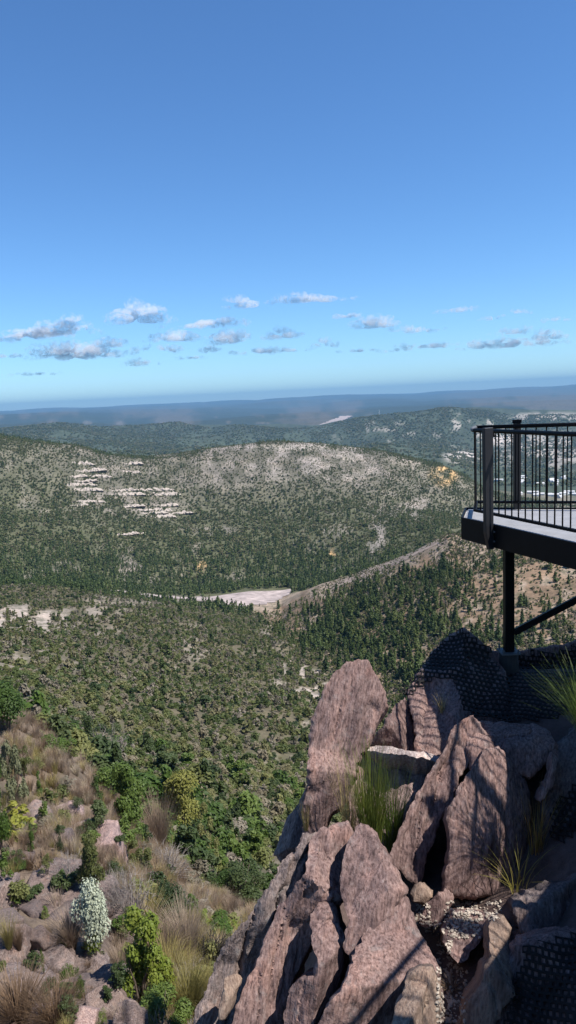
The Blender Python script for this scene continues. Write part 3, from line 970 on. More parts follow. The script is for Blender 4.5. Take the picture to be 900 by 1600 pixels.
slab('smooth wide purple slab below the pointed rock, split from it by a slanting crack',
     [(622, 1386), (616, 1400), (598, 1416), (588, 1442), (566, 1474), (548, 1500), (530, 1530), (508, 1566), (490, 1640), (700, 1640), (700, 1600), (690, 1550), (678, 1510), (668, 1478), (656, 1444), (642, 1408), (632, 1384)], 4.75, 0.12, 0.26, 0.6, 0.035, 0.03, 'rock', seed=13, bulge=0.06)
slab('low flat topped rock plate wedged between the long ridge and the pointed rock',
     [(526, 1416), (510, 1420), (492, 1432), (489, 1470), (486, 1520), (470, 1528), (458, 1545), (452, 1640), (492, 1640), (505, 1580), (528, 1548), (542, 1512), (538, 1480), (532, 1450)], 4.8, 0.12, 0.2, 0.5, 0.03, 0.022, 'rock', seed=14)
slab('long purple ridge slab running down to the bottom edge beneath the tall fin',
     [(520, 1286), (502, 1294), (484, 1312), (470, 1342), (452, 1378), (436, 1414), (420, 1450), (404, 1490), (388, 1530), (370, 1580), (350, 1650), (452, 1650), (452, 1600), (458, 1545), (468, 1510), (484, 1480), (488, 1440), (505, 1418), (522, 1404), (534, 1370), (548, 1336), (552, 1308), (544, 1290)], 5.2, 0.16, 0.20, 0.7, 0.05, 0.035, 'rock', seed=15, grooves=0.03, bulge=0.05,
     ridge=[((500, 1300), (440, 1440), 0.04, 0.05)])
slab('weathered grey ridge slab with deep parallel grooves along the drop to the scrub',
     [(486, 1300), (468, 1306), (452, 1326), (438, 1338), (424, 1356), (408, 1382), (396, 1398), (384, 1420), (370, 1442), (354, 1470), (340, 1500), (330, 1530), (318, 1560), (304, 1590), (290, 1650), (380, 1650), (395, 1580), (412, 1520), (436, 1460), (460, 1400), (480, 1350), (492, 1320)], 5.35, 0.10, 0.22, 0.8, 0.05, 0.05, 'rock_grey', seed=16, grooves=0.075, jag=0.028, ext=(0.2, 0.6, -0.75), steps=0.035)
slab('small brick red block sitting in the grooves of the grey ridge slab',
     [(352, 1528), (372, 1526), (378, 1536), (366, 1560), (352, 1590), (344, 1592), (346, 1556)], 4.72, 0.12, 0.2, 0.14, 0.02, 0.015, 'rock_tan', seed=17)
slab('sunlit tilted rock slab at the bottom edge, half in the shade of the deck',
     [(806, 1434), (790, 1438), (776, 1456), (768, 1486), (752, 1520), (736, 1560), (722, 1640), (762, 1640), (782, 1560), (800, 1520), (812, 1480), (816, 1450)], 4.7, 0.12, 0.25, 0.5, 0.05, 0.03, 'rock_tan', seed=18, bulge=0.04)
slab('small wedge of rock above the white pebbles at the foot of the big boulder',
     [(664, 1378), (650, 1382), (642, 1396), (646, 1410), (664, 1412), (678, 1404), (682, 1390)], 5.7, 0.1, 0.3, 0.3, 0.03, 0.02, 'rock_tan', seed=19)
slab('stubby rock between the dark cleft and the white pebbles',
     [(700, 1388), (684, 1396), (670, 1412), (666, 1440), (674, 1448), (694, 1440), (712, 1410), (712, 1394)], 5.5, 0.1, 0.3, 0.3, 0.04, 0.025, 'rock', seed=20)
slab('pinkish rock shelf carrying the white pebbles, with its near edge in shadow',
     [(690, 1440), (704, 1428), (740, 1440), (780, 1424), (800, 1418), (796, 1440), (760, 1465), (720, 1486), (706, 1470)], 5.35, 0.1, 0.7, 0.5, 0.05, 0.03, 'rock', seed=21)
slab('small pale rock at the bottom edge beside the pebble gully',
     [(654, 1514), (640, 1530), (622, 1566), (604, 1640), (702, 1640), (694, 1570), (684, 1540), (668, 1518)], 4.2, 0.12, 0.3, 0.4, 0.04, 0.025, 'rock_tan', seed=22)
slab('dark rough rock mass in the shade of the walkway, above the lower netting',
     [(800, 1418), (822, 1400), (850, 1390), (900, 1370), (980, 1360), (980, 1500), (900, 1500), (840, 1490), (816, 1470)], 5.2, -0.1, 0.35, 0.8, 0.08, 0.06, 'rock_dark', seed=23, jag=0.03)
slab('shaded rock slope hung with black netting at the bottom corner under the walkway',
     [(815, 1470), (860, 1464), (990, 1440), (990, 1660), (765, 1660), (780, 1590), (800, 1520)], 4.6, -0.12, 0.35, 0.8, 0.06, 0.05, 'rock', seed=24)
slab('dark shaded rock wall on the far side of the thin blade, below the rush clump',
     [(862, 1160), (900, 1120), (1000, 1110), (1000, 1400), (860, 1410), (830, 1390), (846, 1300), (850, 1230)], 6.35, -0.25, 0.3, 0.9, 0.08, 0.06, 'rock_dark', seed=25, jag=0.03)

BV_O = BVHTree.FromPolygons([tuple(v) for v in np.concatenate(OUTCROP_V)], OUTCROP_F)


def hit_near(px, py):
    a = sight(px, py, BV_O)
    t = sight(px, py)
    if a[0] is None:
        return t
    if t[0] is None or a[2] < t[2]:
        return a
    return t


# ------------------------------------------------------------------ erosion netting
def netting(label, outline_px, ref_px, cell, lift, drop_dir):
    ref = hit_near(*ref_px)[0]
    d = np.array(drop_dir, float); d /= np.linalg.norm(d)
    ax = np.cross(d, [0, 0, 1]); ax /= np.linalg.norm(ax)
    ay = np.cross(ax, d)
    poly = np.array(outline_px, float)
    org = ref - d * 3.0
    nu = nv = int(3.4 / cell)
    us = (np.arange(2 * nu + 1) - nu) * cell / 2
    vs = (np.arange(nv + 1) - nv / 2) * cell
    U, Vv = np.meshgrid(us, vs, indexing='ij')
    w_ = np.stack([U.ravel() * 2.2, Vv.ravel() * 2.2, U.ravel() * 0], 1)
    w2_ = w_ * 5.0
    U = U + (0.05 * fbm(w_, 2, 71) + 0.010 * vnoise(w2_, 72)).reshape(U.shape)
    Vv = Vv + (0.05 * fbm(w_ + 5, 2, 73) + 0.010 * vnoise(w2_, 74)).reshape(U.shape)
    H = np.full(U.shape, np.nan)
    for i in range(U.shape[0]):
        for j in range(U.shape[1]):
            o = org + ax * U[i, j] + ay * Vv[i, j]
            best = None
            for bv in (BV_O, BV_T):
                h_, n_, k_, dist = bv.ray_cast(Vector(o), Vector(d))
                if h_ is not None and (best is None or dist < best):
                    best = dist
            if best is not None and best < 5:
                H[i, j] = best
    fill = np.nanmedian(H)
    H = np.where(np.isnan(H), fill + 0.6, H)
    for it in range(6):           # netting spans hollows, so only pull it towards the outside
        S = H.copy()
        S[1:-1, 1:-1] = (H[:-2, 1:-1] + H[2:, 1:-1] + H[1:-1, :-2] + H[1:-1, 2:]) / 4
        H = np.minimum(H, S * 0.7 + H * 0.3)
    H = H - lift
    pos = org + ax * U[..., None] + ay * Vv[..., None] + d * H[..., None]
    ppx, ppy, _ = project(pos.reshape(-1, 3))
    ok = inside(np.stack([ppx, ppy], 1), poly).reshape(U.shape)
    V, Fc = [], []
    key = {}

    def vid(i, j):
        if (i, j) not in key:
            key[(i, j)] = len(V)
            V.append(pos[i, j])
        return key[(i, j)]
    for j in range(nv):
        for i in range(j % 2, 2 * nu - 2, 2):
            if not (ok[i:i + 3, j:j + 2].all()):
                continue
            if np.ptp(H[i:i + 3, j:j + 2]) > cell * 3.5:
                continue
            o6 = [vid(i, j), vid(i + 1, j), vid(i + 2, j), vid(i + 2, j + 1), vid(i + 1, j + 1), vid(i, j + 1)]
            cen = sum(V[k] for k in o6) / 6
            s_ = random.uniform(0.52, 0.68)
            inn = []
            for k in o6:
                V.append(cen + (V[k] - cen) * s_ * np.array([1, 1, 1]))
                inn.append(len(V) - 1)
            for k in range(6):
                k2 = (k + 1) % 6
                Fc.append((o6[k], o6[k2], inn[k2], inn[k]))
    # one sheet: keep the largest connected piece
    par = list(range(len(V)))

    def root(i):
        while par[i] != i:
            par[i] = par[par[i]]
            i = par[i]
        return i
    for f_ in Fc:
        r0_ = root(f_[0])
        for i_ in f_[1:]:
            par[root(i_)] = r0_
    cnt_ = {}
    for f_ in Fc:
        cnt_[root(f_[0])] = cnt_.get(root(f_[0]), 0) + 1
    keep_ = max(cnt_, key=cnt_.get)
    Fc = [f_ for f_ in Fc if root(f_[0]) == keep_]
    used = sorted({i_ for f_ in Fc for i_ in f_})
    mp_ = {i_: k_ for k_, i_ in enumerate(used)}
    V = np.array(V)[used]
    Fc = [tuple(mp_[i_] for i_ in f_) for f_ in Fc]
    org2 = np.array([ref[0], ref[1], V[:, 2].min()])
    me = mesh_from('netting', V - org2, Fc, [M['net']], smoothed=True)
    o = obj('netting', me, None, org2)
    mod = o.modifiers.new('thickness', 'SOLIDIFY')
    mod.thickness = 0.008
    return tag(o, label, 'netting')


netting('black erosion netting draped over the pointed rock peak and round the column foot',
        [(722, 970), (700, 990), (660, 1030), (612, 1095), (640, 1090), (680, 1064), (702, 1060), (716, 1085), (722, 1110), (735, 1120), (780, 1128), (860, 1128), (910, 1110), (920, 985), (850, 1000), (800, 1008), (770, 1002), (748, 985)],
        (745, 1060), 0.054, 0.010, (0.28, 0.80, -0.5))
netting('black erosion netting pinned over the shaded rock in the bottom corner',
        [(815, 1478), (850, 1462), (960, 1430), (960, 1700), (770, 1700), (785, 1580), (800, 1525)],
        (860, 1560), 0.042, 0.010, (0.2, 0.72, -0.66))
netting('narrow upright strip of black netting hanging in the shade beyond the thin rushes',
        [(862, 1250), (900, 1215), (940, 1200), (940, 1370), (850, 1370), (850, 1300)],
        (885, 1290), 0.05, 0.02, (0.25, 0.85, -0.4))

# ------------------------------------------------------------------ lookout platform
plat = empty('viewing_platform', (2.6, 8.6, 0))
tag(plat, 'black steel lookout deck on a column, its railed point jutting over the valley', 'viewing platform')
PO = np.array([2.6, 8.6, 0])


def part(mb, name, mat, label=None, bevel=0.0, smoothed=False, parent=None, origin=None):
    o = mb.build(name, mat, None, None, bevel, smoothed)
    o.data.transform(Matrix.Translation(tuple(-PO)))
    o.parent = parent if parent is not None else plat
    if label:
        o['label'] = label
    return o


P_FL = np.array([2.09, 8.72])          # floor corner at the blunt tip
P_FE = np.array([2.31, 9.43])
P_END = np.array([5.6, 8.30])
P_N = np.array([3.53, 5.02])           # inner notch
P_Q = np.array([0.22, 0.50])           # where the photographer stands
P_M = np.array([2.02, 3.25])          # bend in the walkway edge
outline = [P_FL, P_N, P_M, P_Q, np.array([-2.6, 0.1]), np.array([-2.6, -4.0]), np.array([9.0, -4.0]), np.array([9.0, 7.2]), P_END, P_FE]
cen = np.mean([P_FL, P_FE, P_END, P_N], 0)


def edge_unit(a, b):
    d = (b - a) / np.linalg.norm(b - a)
    return d, np.array([-d[1], d[0]])


def v3(p, z):
    return np.array([p[0], p[1], z])


# deck surface: a thin panel and the raised bars of the grating
mb = MB()
ins_poly = [p for p in outline]
mb.prism([tuple(p) for p in ins_poly], -0.045, -0.012)
fl = part(mb, 'deck_panel', M['grating'])
mb = MB()
d_f, n_f = edge_unit(P_FL, P_N)
n_in = n_f if n_f @ (np.array([4, 8]) - P_FL) > 0 else -n_f
# bars parallel to the end rail, spaced across the point of the deck
d_e, n_e = edge_unit(P_FE, P_END)
poly_pt = np.array([P_FL, P_N, P_N + np.array([2.8, 0.6]), P_END, P_FE])
for k in range(100):
    o_ = P_FE + n_e * (-0.02 - 0.038 * k) if n_e[1] > 0 else P_FE - n_e * (0.02 + 0.038 * k)
    ts = []
    for i in range(len(poly_pt)):
        a_, b_ = poly_pt[i], poly_pt[(i + 1) % len(poly_pt)]
        den = (b_ - a_)[0] * d_e[1] - (b_ - a_)[1] * d_e[0]
        if abs(den) < 1e-9:
            continue
        t = ((o_ - a_)[0] * d_e[1] - (o_ - a_)[1] * d_e[0]) / den
        if 0 <= t < 1:
            ts.append(((a_ + (b_ - a_) * t) - o_) @ d_e)
    if len(ts) >= 2:
        lo_, hi_ = min(ts) + 0.02, max(ts) - 0.02
        if hi_ - lo_ > 0.05:
            mb.beam(v3(o_ + d_e * lo_, -0.006), v3(o_ + d_e * hi_, -0.006), 0.022, 0.014)
part(mb, 'floor_grating', M['grating'])
# channel beams round the edge
for a_, b_ in ((P_FL, P_N), (P_N, P_M), (P_M, P_Q), (P_FE, P_FL), (P_END, P_FE)):
    d_, n_ = edge_unit(a_, b_)
    outw = n_ if n_ @ ((a_ + b_) / 2 - np.array([4.0, 6.5])) > 0 else -n_
    if np.allclose(a_, P_N) or np.allclose(a_, P_M):
        outw = n_ if n_[0] < 0 else -n_
    mb = MB()
    A_, B_ = a_ + outw * 0.012 - d_ * 0.008, b_ + outw * 0.012 + d_ * 0.008
    mb.beam(v3(A_, -0.128), v3(B_, -0.128), 0.02, 0.235)
    mb.beam(v3(A_ - outw * 0.042, -0.2415), v3(B_ - outw * 0.042, -0.2415), 0.064, 0.012)
    part(mb, 'edge_beam', M['black_steel'])
    mb = MB()
    mb.beam(v3(A_, 0.004), v3(B_, 0.004), 0.022, 0.028)
    part(mb, 'kerb_angle', M['black_steel'])
# joists under the point
for k, t in enumerate((0.12, 0.36, 0.62, 0.88)):
    s_ = P_FL + (P_N - P_FL) * t
    mb = MB()
    e_ = s_ + np.array([0.35 + 2.0 * t, 0.1 + 0.55 * t])
    mb.beam(v3(s_ + d_e * 0.05, -0.14), v3(s_ + d_e * (0.5 + 2.2 * t), -0.14), 0.07, 0.17)
    part(mb, 'joist', M['black_steel'])


def rail_run(a, b, out_posts, spacing=0.112, one_mesh=False, top_r=0.024, jog=None):
    d_, n_ = edge_unit(a, b)
    L = np.linalg.norm(b - a)
    mb = MB()
    mb.tube([v3(a, 1.05), v3(b, 1.05)], top_r, 12)
    part(mb, 'handrail', M['black_steel'], smoothed=True)
    mb = MB()
    mb.beam(v3(a, 0.105), v3(b, 0.105), 0.04, 0.03)
    part(mb, 'bottom_rail', M['black_steel'])
    k = int(L / spacing)
    if one_mesh:
        mb = MB()
        for i in range(1, k):
            p = a + d_ * (L * i / k)
            mb.tube([v3(p, 0.12), v3(p, 1.03)], 0.008, 6, False)
        o = part(mb, 'baluster', M['black_steel'])
        o['kind'] = 'stuff'
    else:
        for i in range(1, k):
            p = a + d_ * (L * i / k)
            mb = MB()
            mb.tube([v3(p, 0.12), v3(p, 1.03)], 0.0085, 8, False)
            part(mb, 'baluster', M['black_steel'], smoothed=True)


def tapered_post(p, d_, outw, top=1.10, bottom=-0.262, w=0.055, deep=0.115):
    """a flat steel post bolted to the outside of the edge beam, cut to a taper below"""
    mb = MB()
    d3, o3 = v3(d_, 0), v3(outw, 0)
    q = v3(p, 0) + o3 * 0.026
    V = []
    for z, dp in ((bottom, 0.06), (-0.06, deep * 0.9), (top, deep)):
        for sx, so in ((-1, 0), (1, 0), (1, 1), (-1, 1)):
            V.append(q + d3 * w / 2 * sx + o3 * dp * so + np.array([0, 0, z]))
    Fc = [(0, 1, 2, 3)[::-1], (8, 9, 10, 11)]
    for l in (0, 4):
        for k in range(4):
            Fc.append((l + k, l + (k + 1) % 4, l + 4 + (k + 1) % 4, l + 4 + k))
    mb.add(V, Fc)
    part(mb, 'post', M['post_steel'], bevel=0.004)
    mb = MB()
    mb.beam(v3(p, 1.0) + o3 * 0.03, v3(p, 1.0) - o3 * 0.02, 0.03, 0.012)
    mb.tube([v3(p, 1.0) - o3 * 0.0, v3(p, 1.035)], 0.01, 8)
    part(mb, 'rail_bracket', M['black_steel'])
    for zz in (-0.06, -0.17):
        for sg in (-1, 1):
            mb = MB()
            c_ = q + o3 * 0.003 + d3 * (sg * (w / 2 + 0.02)) + np.array([0, 0, zz])
            mb.tube([c_, c_ + o3 * 0.014], 0.011, 6)
            part(mb, 'bolt', M['galv'])


out_f = -n_in
R0 = P_FL + n_in * 0.10 + d_f * 0.10
R0b = P_FE + np.array([0.09, -0.13])
RN = P_N + n_in * 0.10 - d_f * 0.05
rail_run(R0, RN, None)
# blunt corner of the rail, its handrail in a paler grey
mb = MB()
mid = (R0 + R0b) / 2 + (R0 + R0b - 2 * cen) / np.linalg.norm(R0 + R0b - 2 * cen) * 0.02
mb.tube([v3(R0, 1.05), v3(R0 * 0.75 + mid * 0.25 + np.array([-0.02, 0.0]), 1.05), v3(mid + np.array([-0.015, 0.0]), 1.05), v3(R0b * 0.75 + mid * 0.25 + np.array([-0.01, 0.01]), 1.05), v3(R0b, 1.05)], 0.024, 12)
part(mb, 'handrail', M['galv'], 'paler grey end of the handrail at the blunt corner', smoothed=True)
mb = MB()
mb.beam(v3(R0, 0.105), v3(R0b, 0.105), 0.04, 0.03)
part(mb, 'bottom_rail', M['black_steel'])
for t in (0.05, 0.35, 0.65, 0.95):
    p = R0 * (1 - t) + R0b * t
    mb = MB()
    mb.tube([v3(p, 0.12), v3(p, 1.03)], 0.0085, 8, False)
    part(mb, 'baluster', M['black_steel'], smoothed=True)
rail_run(R0b, P_END + np.array([-0.5, 0.02]), None, 0.118)
for pos_t in (0.15, 0.80):
    p = P_FL + (P_N - P_FL) * pos_t
    tapered_post(p, d_f, out_f)
# post on the far rail with its flat cap
pb = P_FE + d_e * 0.62 - (n_e if n_e[1] > 0 else -n_e) * 0.02
mb = MB()
mb.beam(v3(pb, -0.2), v3(pb, 1.08), 0.085, 0.06, (0, 1, 0))
part(mb, 'post', M['post_steel'], bevel=0.004)
mb = MB()
mb.box(v3(pb, 1.105), v3(d_e, 0) * 0.055, v3(n_e, 0) * 0.045, (0, 0, 0.022))
part(mb, 'post_cap', M['black_steel'], bevel=0.003)
pb2 = P_FE + d_e * 2.3
mb = MB()
mb.beam(v3(pb2, -0.2), v3(pb2, 1.08), 0.085, 0.06, (0, 1, 0))
part(mb, 'post', M['post_steel'])
# the photographer's side of the walkway
for A_q, B_q, ts_ in ((P_N, P_M, (0.25, 0.9)), (P_M, P_Q, (0.45,))):
    d_q, n_q = edge_unit(A_q, B_q)
    out_q = n_q if n_q[0] < 0 else -n_q
    rail_run(A_q - out_q * 0.10 + d_q * 0.05, B_q - out_q * 0.10, None, 0.112, True)
    for t in ts_:
        tapered_post(A_q + (B_q - A_q) * t, d_q, out_q)

# column, brace, foot
cb = hit_near(795, 1019)[0]
zb = at_depth(795, 1018, 8.6)[2]
CX, CY = 2.600, 8.60
mb = MB()
mb.beam((CX, CY, zb + 0.012), (CX, CY, -0.23), 0.11, 0.11, (0, 1, 0))
part(mb, 'column', M['black_steel'], bevel=0.006)
mb = MB()
mb.box((CX, CY, zb), (0.115, 0, 0), (0, 0.115, 0), (0, 0, 0.011))
bpl = part(mb, 'base_plate', M['galv'], bevel=0.003)
for sx in (-1, 1):
    for sy in (-1, 1):
        mb = MB()
        mb.tube([(CX + sx * 0.09, CY + sy * 0.09, zb + 0.012), (CX + sx * 0.09, CY + sy * 0.09, zb + 0.055)], 0.012, 8)
        part(mb, 'bolt', M['galv'], parent=bpl)
mb = MB()
mb.tube([(CX, CY, zb - 0.75), (CX, CY, zb - 0.012)], [0.13, 0.11], 14)
part(mb, 'footing', plain_material('concrete', (0.05, 0.046, 0.044), 0.9, 0, 0.2, 6, 0.4))
mb = MB()
br0 = at_depth(803, 988, 8.58)
br1 = at_depth(1010, 880, 8.05)
mb.beam(br0, br1, 0.07, 0.075)
part(mb, 'brace', M['black_steel'], bevel=0.005)
mb = MB()
mb.beam((br1[0], br1[1], -0.25), (br1[0], br1[1], -3.6), 0.12, 0.12, (0, 1, 0))
part(mb, 'column', M['black_steel'])
for cx_, cy_ in ((6.5, 4.5), (2.6, 1.2), (-1.5, -2.0), (7.5, -2.0)):
    mb = MB()
    mb.beam((cx_, cy_, ground_z(cx_, cy_) - 0.3), (cx_, cy_, -0.23), 0.12, 0.12, (0, 1, 0))
    part(mb, 'column', M['black_steel'])

# ------------------------------------------------------------------ plants
NEARBIN = {}


def leaf_quads(P, Nn, size, rgen, aspect=1.7, bend=0.25):
    """small leaf faces at P facing roughly Nn"""
    n = len(P)
    a = rgen.normal(size=(n, 3))
    t = np.cross(Nn, a)
    t /= np.linalg.norm(t, axis=1)[:, None] + 1e-9
    bt = np.cross(Nn, t)
    s = size * rgen.uniform(0.65, 1.35, (n, 1))
    L, Wd = t * s * aspect * 0.5, bt * s * 0.5
    V = np.empty((n, 4, 3))
    V[:, 0] = P - L
    V[:, 1] = P + Wd + Nn * s * bend * 0.4
    V[:, 2] = P + L
    V[:, 3] = P - Wd + Nn * s * bend * 0.4
    F = np.arange(n * 4).reshape(n, 4)
    return V.reshape(-1, 3), F


def unit(v):
    return v / (np.linalg.norm(v, axis=-1, keepdims=True) + 1e-9)


def lobes_foliage(lobes, n, size, rgen, aspect=1.7, shell=0.45, tilt=0.5):
    vol = np.array([l[1][0] * l[1][1] * l[1][2] for l in lobes]) ** 0.67
    cnt = np.maximum(3, (n * vol / vol.sum()).astype(int))
    PP, NN = [], []
    for (c, rad), k in zip(lobes, cnt):
        d = unit(rgen.normal(size=(k, 3)))
        d[:, 2] = np.where(d[:, 2] < -0.35, -d[:, 2], d[:, 2])
        rr_ = 1 - shell * rgen.uniform(0, 1, (k, 1)) ** 1.7
        rr_ = rr_ * (1 + 0.16 * rgen.normal(size=(k, 1)) * 0.6)
        PP.append(np.array(c) + d * np.array(rad) * rr_)
        NN.append(unit(d / np.array(rad) * np.mean(rad) + tilt * rgen.normal(size=(k, 3)) + np.array([0.12, 0, 0.6])))
    return leaf_quads(np.concatenate(PP), np.concatenate(NN), size, rgen, aspect)


def bush_lobes(rgen, kind):
    L = []
    if kind == 'round':
        for k in range(9):
            a = rgen.uniform(0, 2 * PI)
            q = rgen.uniform(0.0, 0.30)
            h = rgen.uniform(0.22, 0.62) * (1 - q * 0.6)
            r_ = rgen.uniform(0.15, 0.25)
            L.append(((q * math.cos(a), q * math.sin(a), h), (r_ * 1.1, r_ * 1.1, r_ * 0.9)))
        L.append(((0, 0, 0.32), (0.30, 0.30, 0.3)))
    elif kind == 'tall':
        for k in range(11):
            h = rgen.uniform(0.12, 0.86)
            a = rgen.uniform(0, 2 * PI)
            q = rgen.uniform(0.05, 0.2) * (1.15 - h)
            r_ = rgen.uniform(0.1, 0.17) * (1.25 - 0.7 * h)
            L.append(((q * math.cos(a), q * math.sin(a), h), (r_, r_, r_ * 1.25)))
    elif kind == 'wide':
        for k in range(12):
            a = rgen.uniform(0, 2 * PI)
            q = rgen.uniform(0.05, 0.42)
            h = rgen.uniform(0.12, 0.42) * (1.1 - q)
            r_ = rgen.uniform(0.11, 0.2)
            L.append(((q * math.cos(a), q * math.sin(a), h), (r_, r_, r_ * 0.8)))
    elif kind == 'irregular':
        for k in range(10):
            a = rgen.uniform(0, 2 * PI)
            h = rgen.uniform(0.12, 0.88)
            q = rgen.uniform(0.08, 0.34) * (1.1 - 0.6 * h)
            r_ = rgen.uniform(0.09, 0.19) * (1.15 - 0.5 * h)
            L.append(((q * math.cos(a) + 0.05 * math.sin(7 * h), q * math.sin(a), h), (r_, r_ * 0.9, r_ * 1.1)))
        L += [((0, 0, 0.28), (0.24, 0.22, 0.26)), ((0.03, 0, 0.55), (0.19, 0.19, 0.24))]
    elif kind == 'loose':
        for k in range(16):
            a = rgen.uniform(0, 2 * PI)
            q = rgen.uniform(0.05, 0.38)
            h = rgen.uniform(0.15, 0.8) * (1.1 - q)
            r_ = rgen.uniform(0.07, 0.13)
            L.append(((q * math.cos(a), q * math.sin(a), h), (r_, r_, r_ * 1.1)))
    return L


def stem_mesh(rgen, h=0.55, spread=0.25, n=5, r0=0.022):
    mb = MB()
    for k in range(n):
        a = 2 * PI * (k + rgen.uniform(-0.3, 0.3)) / n
        p0 = np.array([0.015 * math.cos(a), 0.015 * math.sin(a), -0.06])
        p1 = np.array([spread * 0.4 * math.cos(a), spread * 0.4 * math.sin(a), h * 0.5])
        p2 = np.array([spread * math.cos(a + 0.3), spread * math.sin(a + 0.3), h * rgen.uniform(0.85, 1.1)])
        mb.tube([p0, p1, p2], [r0, r0 * 0.7, r0 * 0.3], 5, False)
    return np.array(mb.v), mb.f


def twig_mesh(rgen, n=26, spread=0.45, h=0.95, r0=0.010, sub=5):
    """a leafless bush: arching stems that fork and fork again"""
    mb = MB()
    for k in range(n):
        a = rgen.uniform(0, 2 * PI)
        q = spread * math.sqrt(rgen.uniform(0.02, 1))
        top = np.array([q * math.cos(a), q * math.sin(a), h * rgen.uniform(0.55, 1) * (1 - 0.35 * (q / spread) ** 2)])
        p0 = np.array([0.04 * math.cos(a), 0.04 * math.sin(a), -0.05])
        mid_ = p0 * 0.45 + top * 0.55 + np.array([0, 0, -0.05]) + rgen.normal(size=3) * 0.03
        mb.tube([p0, mid_, top], [r0, r0 * 0.7, r0 * 0.25], 4, False)
        for j in range(sub):
            t = rgen.uniform(0.35, 0.95)
            b_ = p0 * (1 - t) + top * t + np.array([0, 0, -0.02])
            e_ = b_ + unit(np.array([math.cos(a), math.sin(a), 1.0]) + rgen.normal(size=3) * 0.8) * rgen.uniform(0.08, 0.2)
            mb.tube([b_, (b_ + e_) / 2 + rgen.normal(size=3) * 0.01, e_], [r0 * 0.5, r0 * 0.4, r0 * 0.2], 3, False)
    return np.array(mb.v), mb.f


def pine_foliage(rgen, n_whorl, per, leaves, size, width=0.2):
    PP, NN = [], []
    for w in range(n_whorl):
        t = (w + 0.5) / n_whorl
        h = 0.10 + 0.86 * t
        rad = width * (1 - t) ** 0.8 * rgen.uniform(0.75, 1.15) + 0.012
        for k in range(per):
            a = rgen.uniform(0, 2 * PI)
            dirv = np.array([math.cos(a), math.sin(a), 0.15 - 0.35 * (1 - t)])
            q = rgen.uniform(0.15, 1, (leaves, 1))
            p = np.array([0, 0, h]) + dirv * rad * q + rgen.normal(size=(leaves, 3)) * rad * 0.16
            PP.append(p)
            NN.append(unit(np.array([0.5 * math.cos(a), 0.5 * math.sin(a), 0.75]) + rgen.normal(size=(leaves, 3)) * 0.4))
    PP.append(np.array([[0, 0, 0.97 + 0.02 * k] for k in range(3)]))
    NN.append(unit(rgen.normal(size=(3, 3))))
    return leaf_quads(np.concatenate(PP), np.concatenate(NN), size, rgen, 1.8)


def trunk_mesh(h=0.9, r0=0.018):
    mb = MB()
    mb.tube([(0, 0, -0.05), (0.004, 0.003, h * 0.5), (0, 0, h)], [r0, r0 * 0.7, r0 * 0.2], 5, False)
    return np.array(mb.v), mb.f


def blades(rgen, n, h, spread, width, lean=0.5, segs=3, base=0.06, stiff=0.5):
    V, F = [], []
    for k in range(n):
        a = rgen.uniform(0, 2 * PI)
        q = base * math.sqrt(rgen.uniform(0, 1))
        p = np.array([q * math.cos(a), q * math.sin(a), -0.03])
        a2 = a + rgen.normal() * 0.6
        ln = h * rgen.uniform(0.5, 1.05)
        out_ = spread * rgen.uniform(0.1, 1.0) ** 0.8
        side_ = np.array([-math.sin(a2), math.cos(a2), 0]) * width * rgen.uniform(0.6, 1.2) * 0.5
        b0_ = len(V)
        droop = rgen.uniform(0.3, 1.0) * (1 - stiff)
        for s_ in range(segs + 1):
            t = s_ / segs
            o_ = out_ * t ** 1.5
            z = ln * (t - 0.45 * droop * t ** 2.4)
            c = p + np.array([math.cos(a2) * o_, math.sin(a2) * o_, z])
            wv = side_ * (1 - 0.85 * t)
            V += [c - wv, c + wv]
        for s_ in range(segs):
            i = b0_ + 2 * s_
            F.append((i, i + 1, i + 3, i + 2))
    return np.array(V), np.array(F)


def join(name, parts_, mats):
    V, F, mi, off = [], [], [], 0
    for k, (v, f) in enumerate(parts_):
        V.append(np.asarray(v, float))
        f = [tuple(int(i) + off for i in q) for q in f]
        F += f
        mi += [k] * len(f)
        off += len(v)
    return mesh_from(name, np.concatenate(V), F, mats, mi)


PROTO = {}


def proto_obj(key, me):
    """kept out of the scene: only a source of mesh data for scattered stuff"""
    return bpy.data.objects.new(key, me)


def make_kind(tagname, shape, mat, n, size, count, aspect=1.7, seed0=0, trunk=True, **kw):
    ms = []
    for k in range(count):
        g = np.random.default_rng(seed0 + k)
        fol = lobes_foliage(bush_lobes(g, shape), n, size, g, aspect, **kw)
        ps, mm = [fol], [M[mat]]
        if trunk:
            ps.append(stem_mesh(g, 0.4, 0.15, 3, 0.02)); mm.append(M['bark'])
        ms.append(join(tagname, ps, mm))
    return ms


def in_coll(name, meshes):
    c = bpy.data.collections.new(name)
    for k, me in enumerate(meshes):
        c.objects.link(bpy.data.objects.new('%s_%03d' % (name, k), me))
    return c


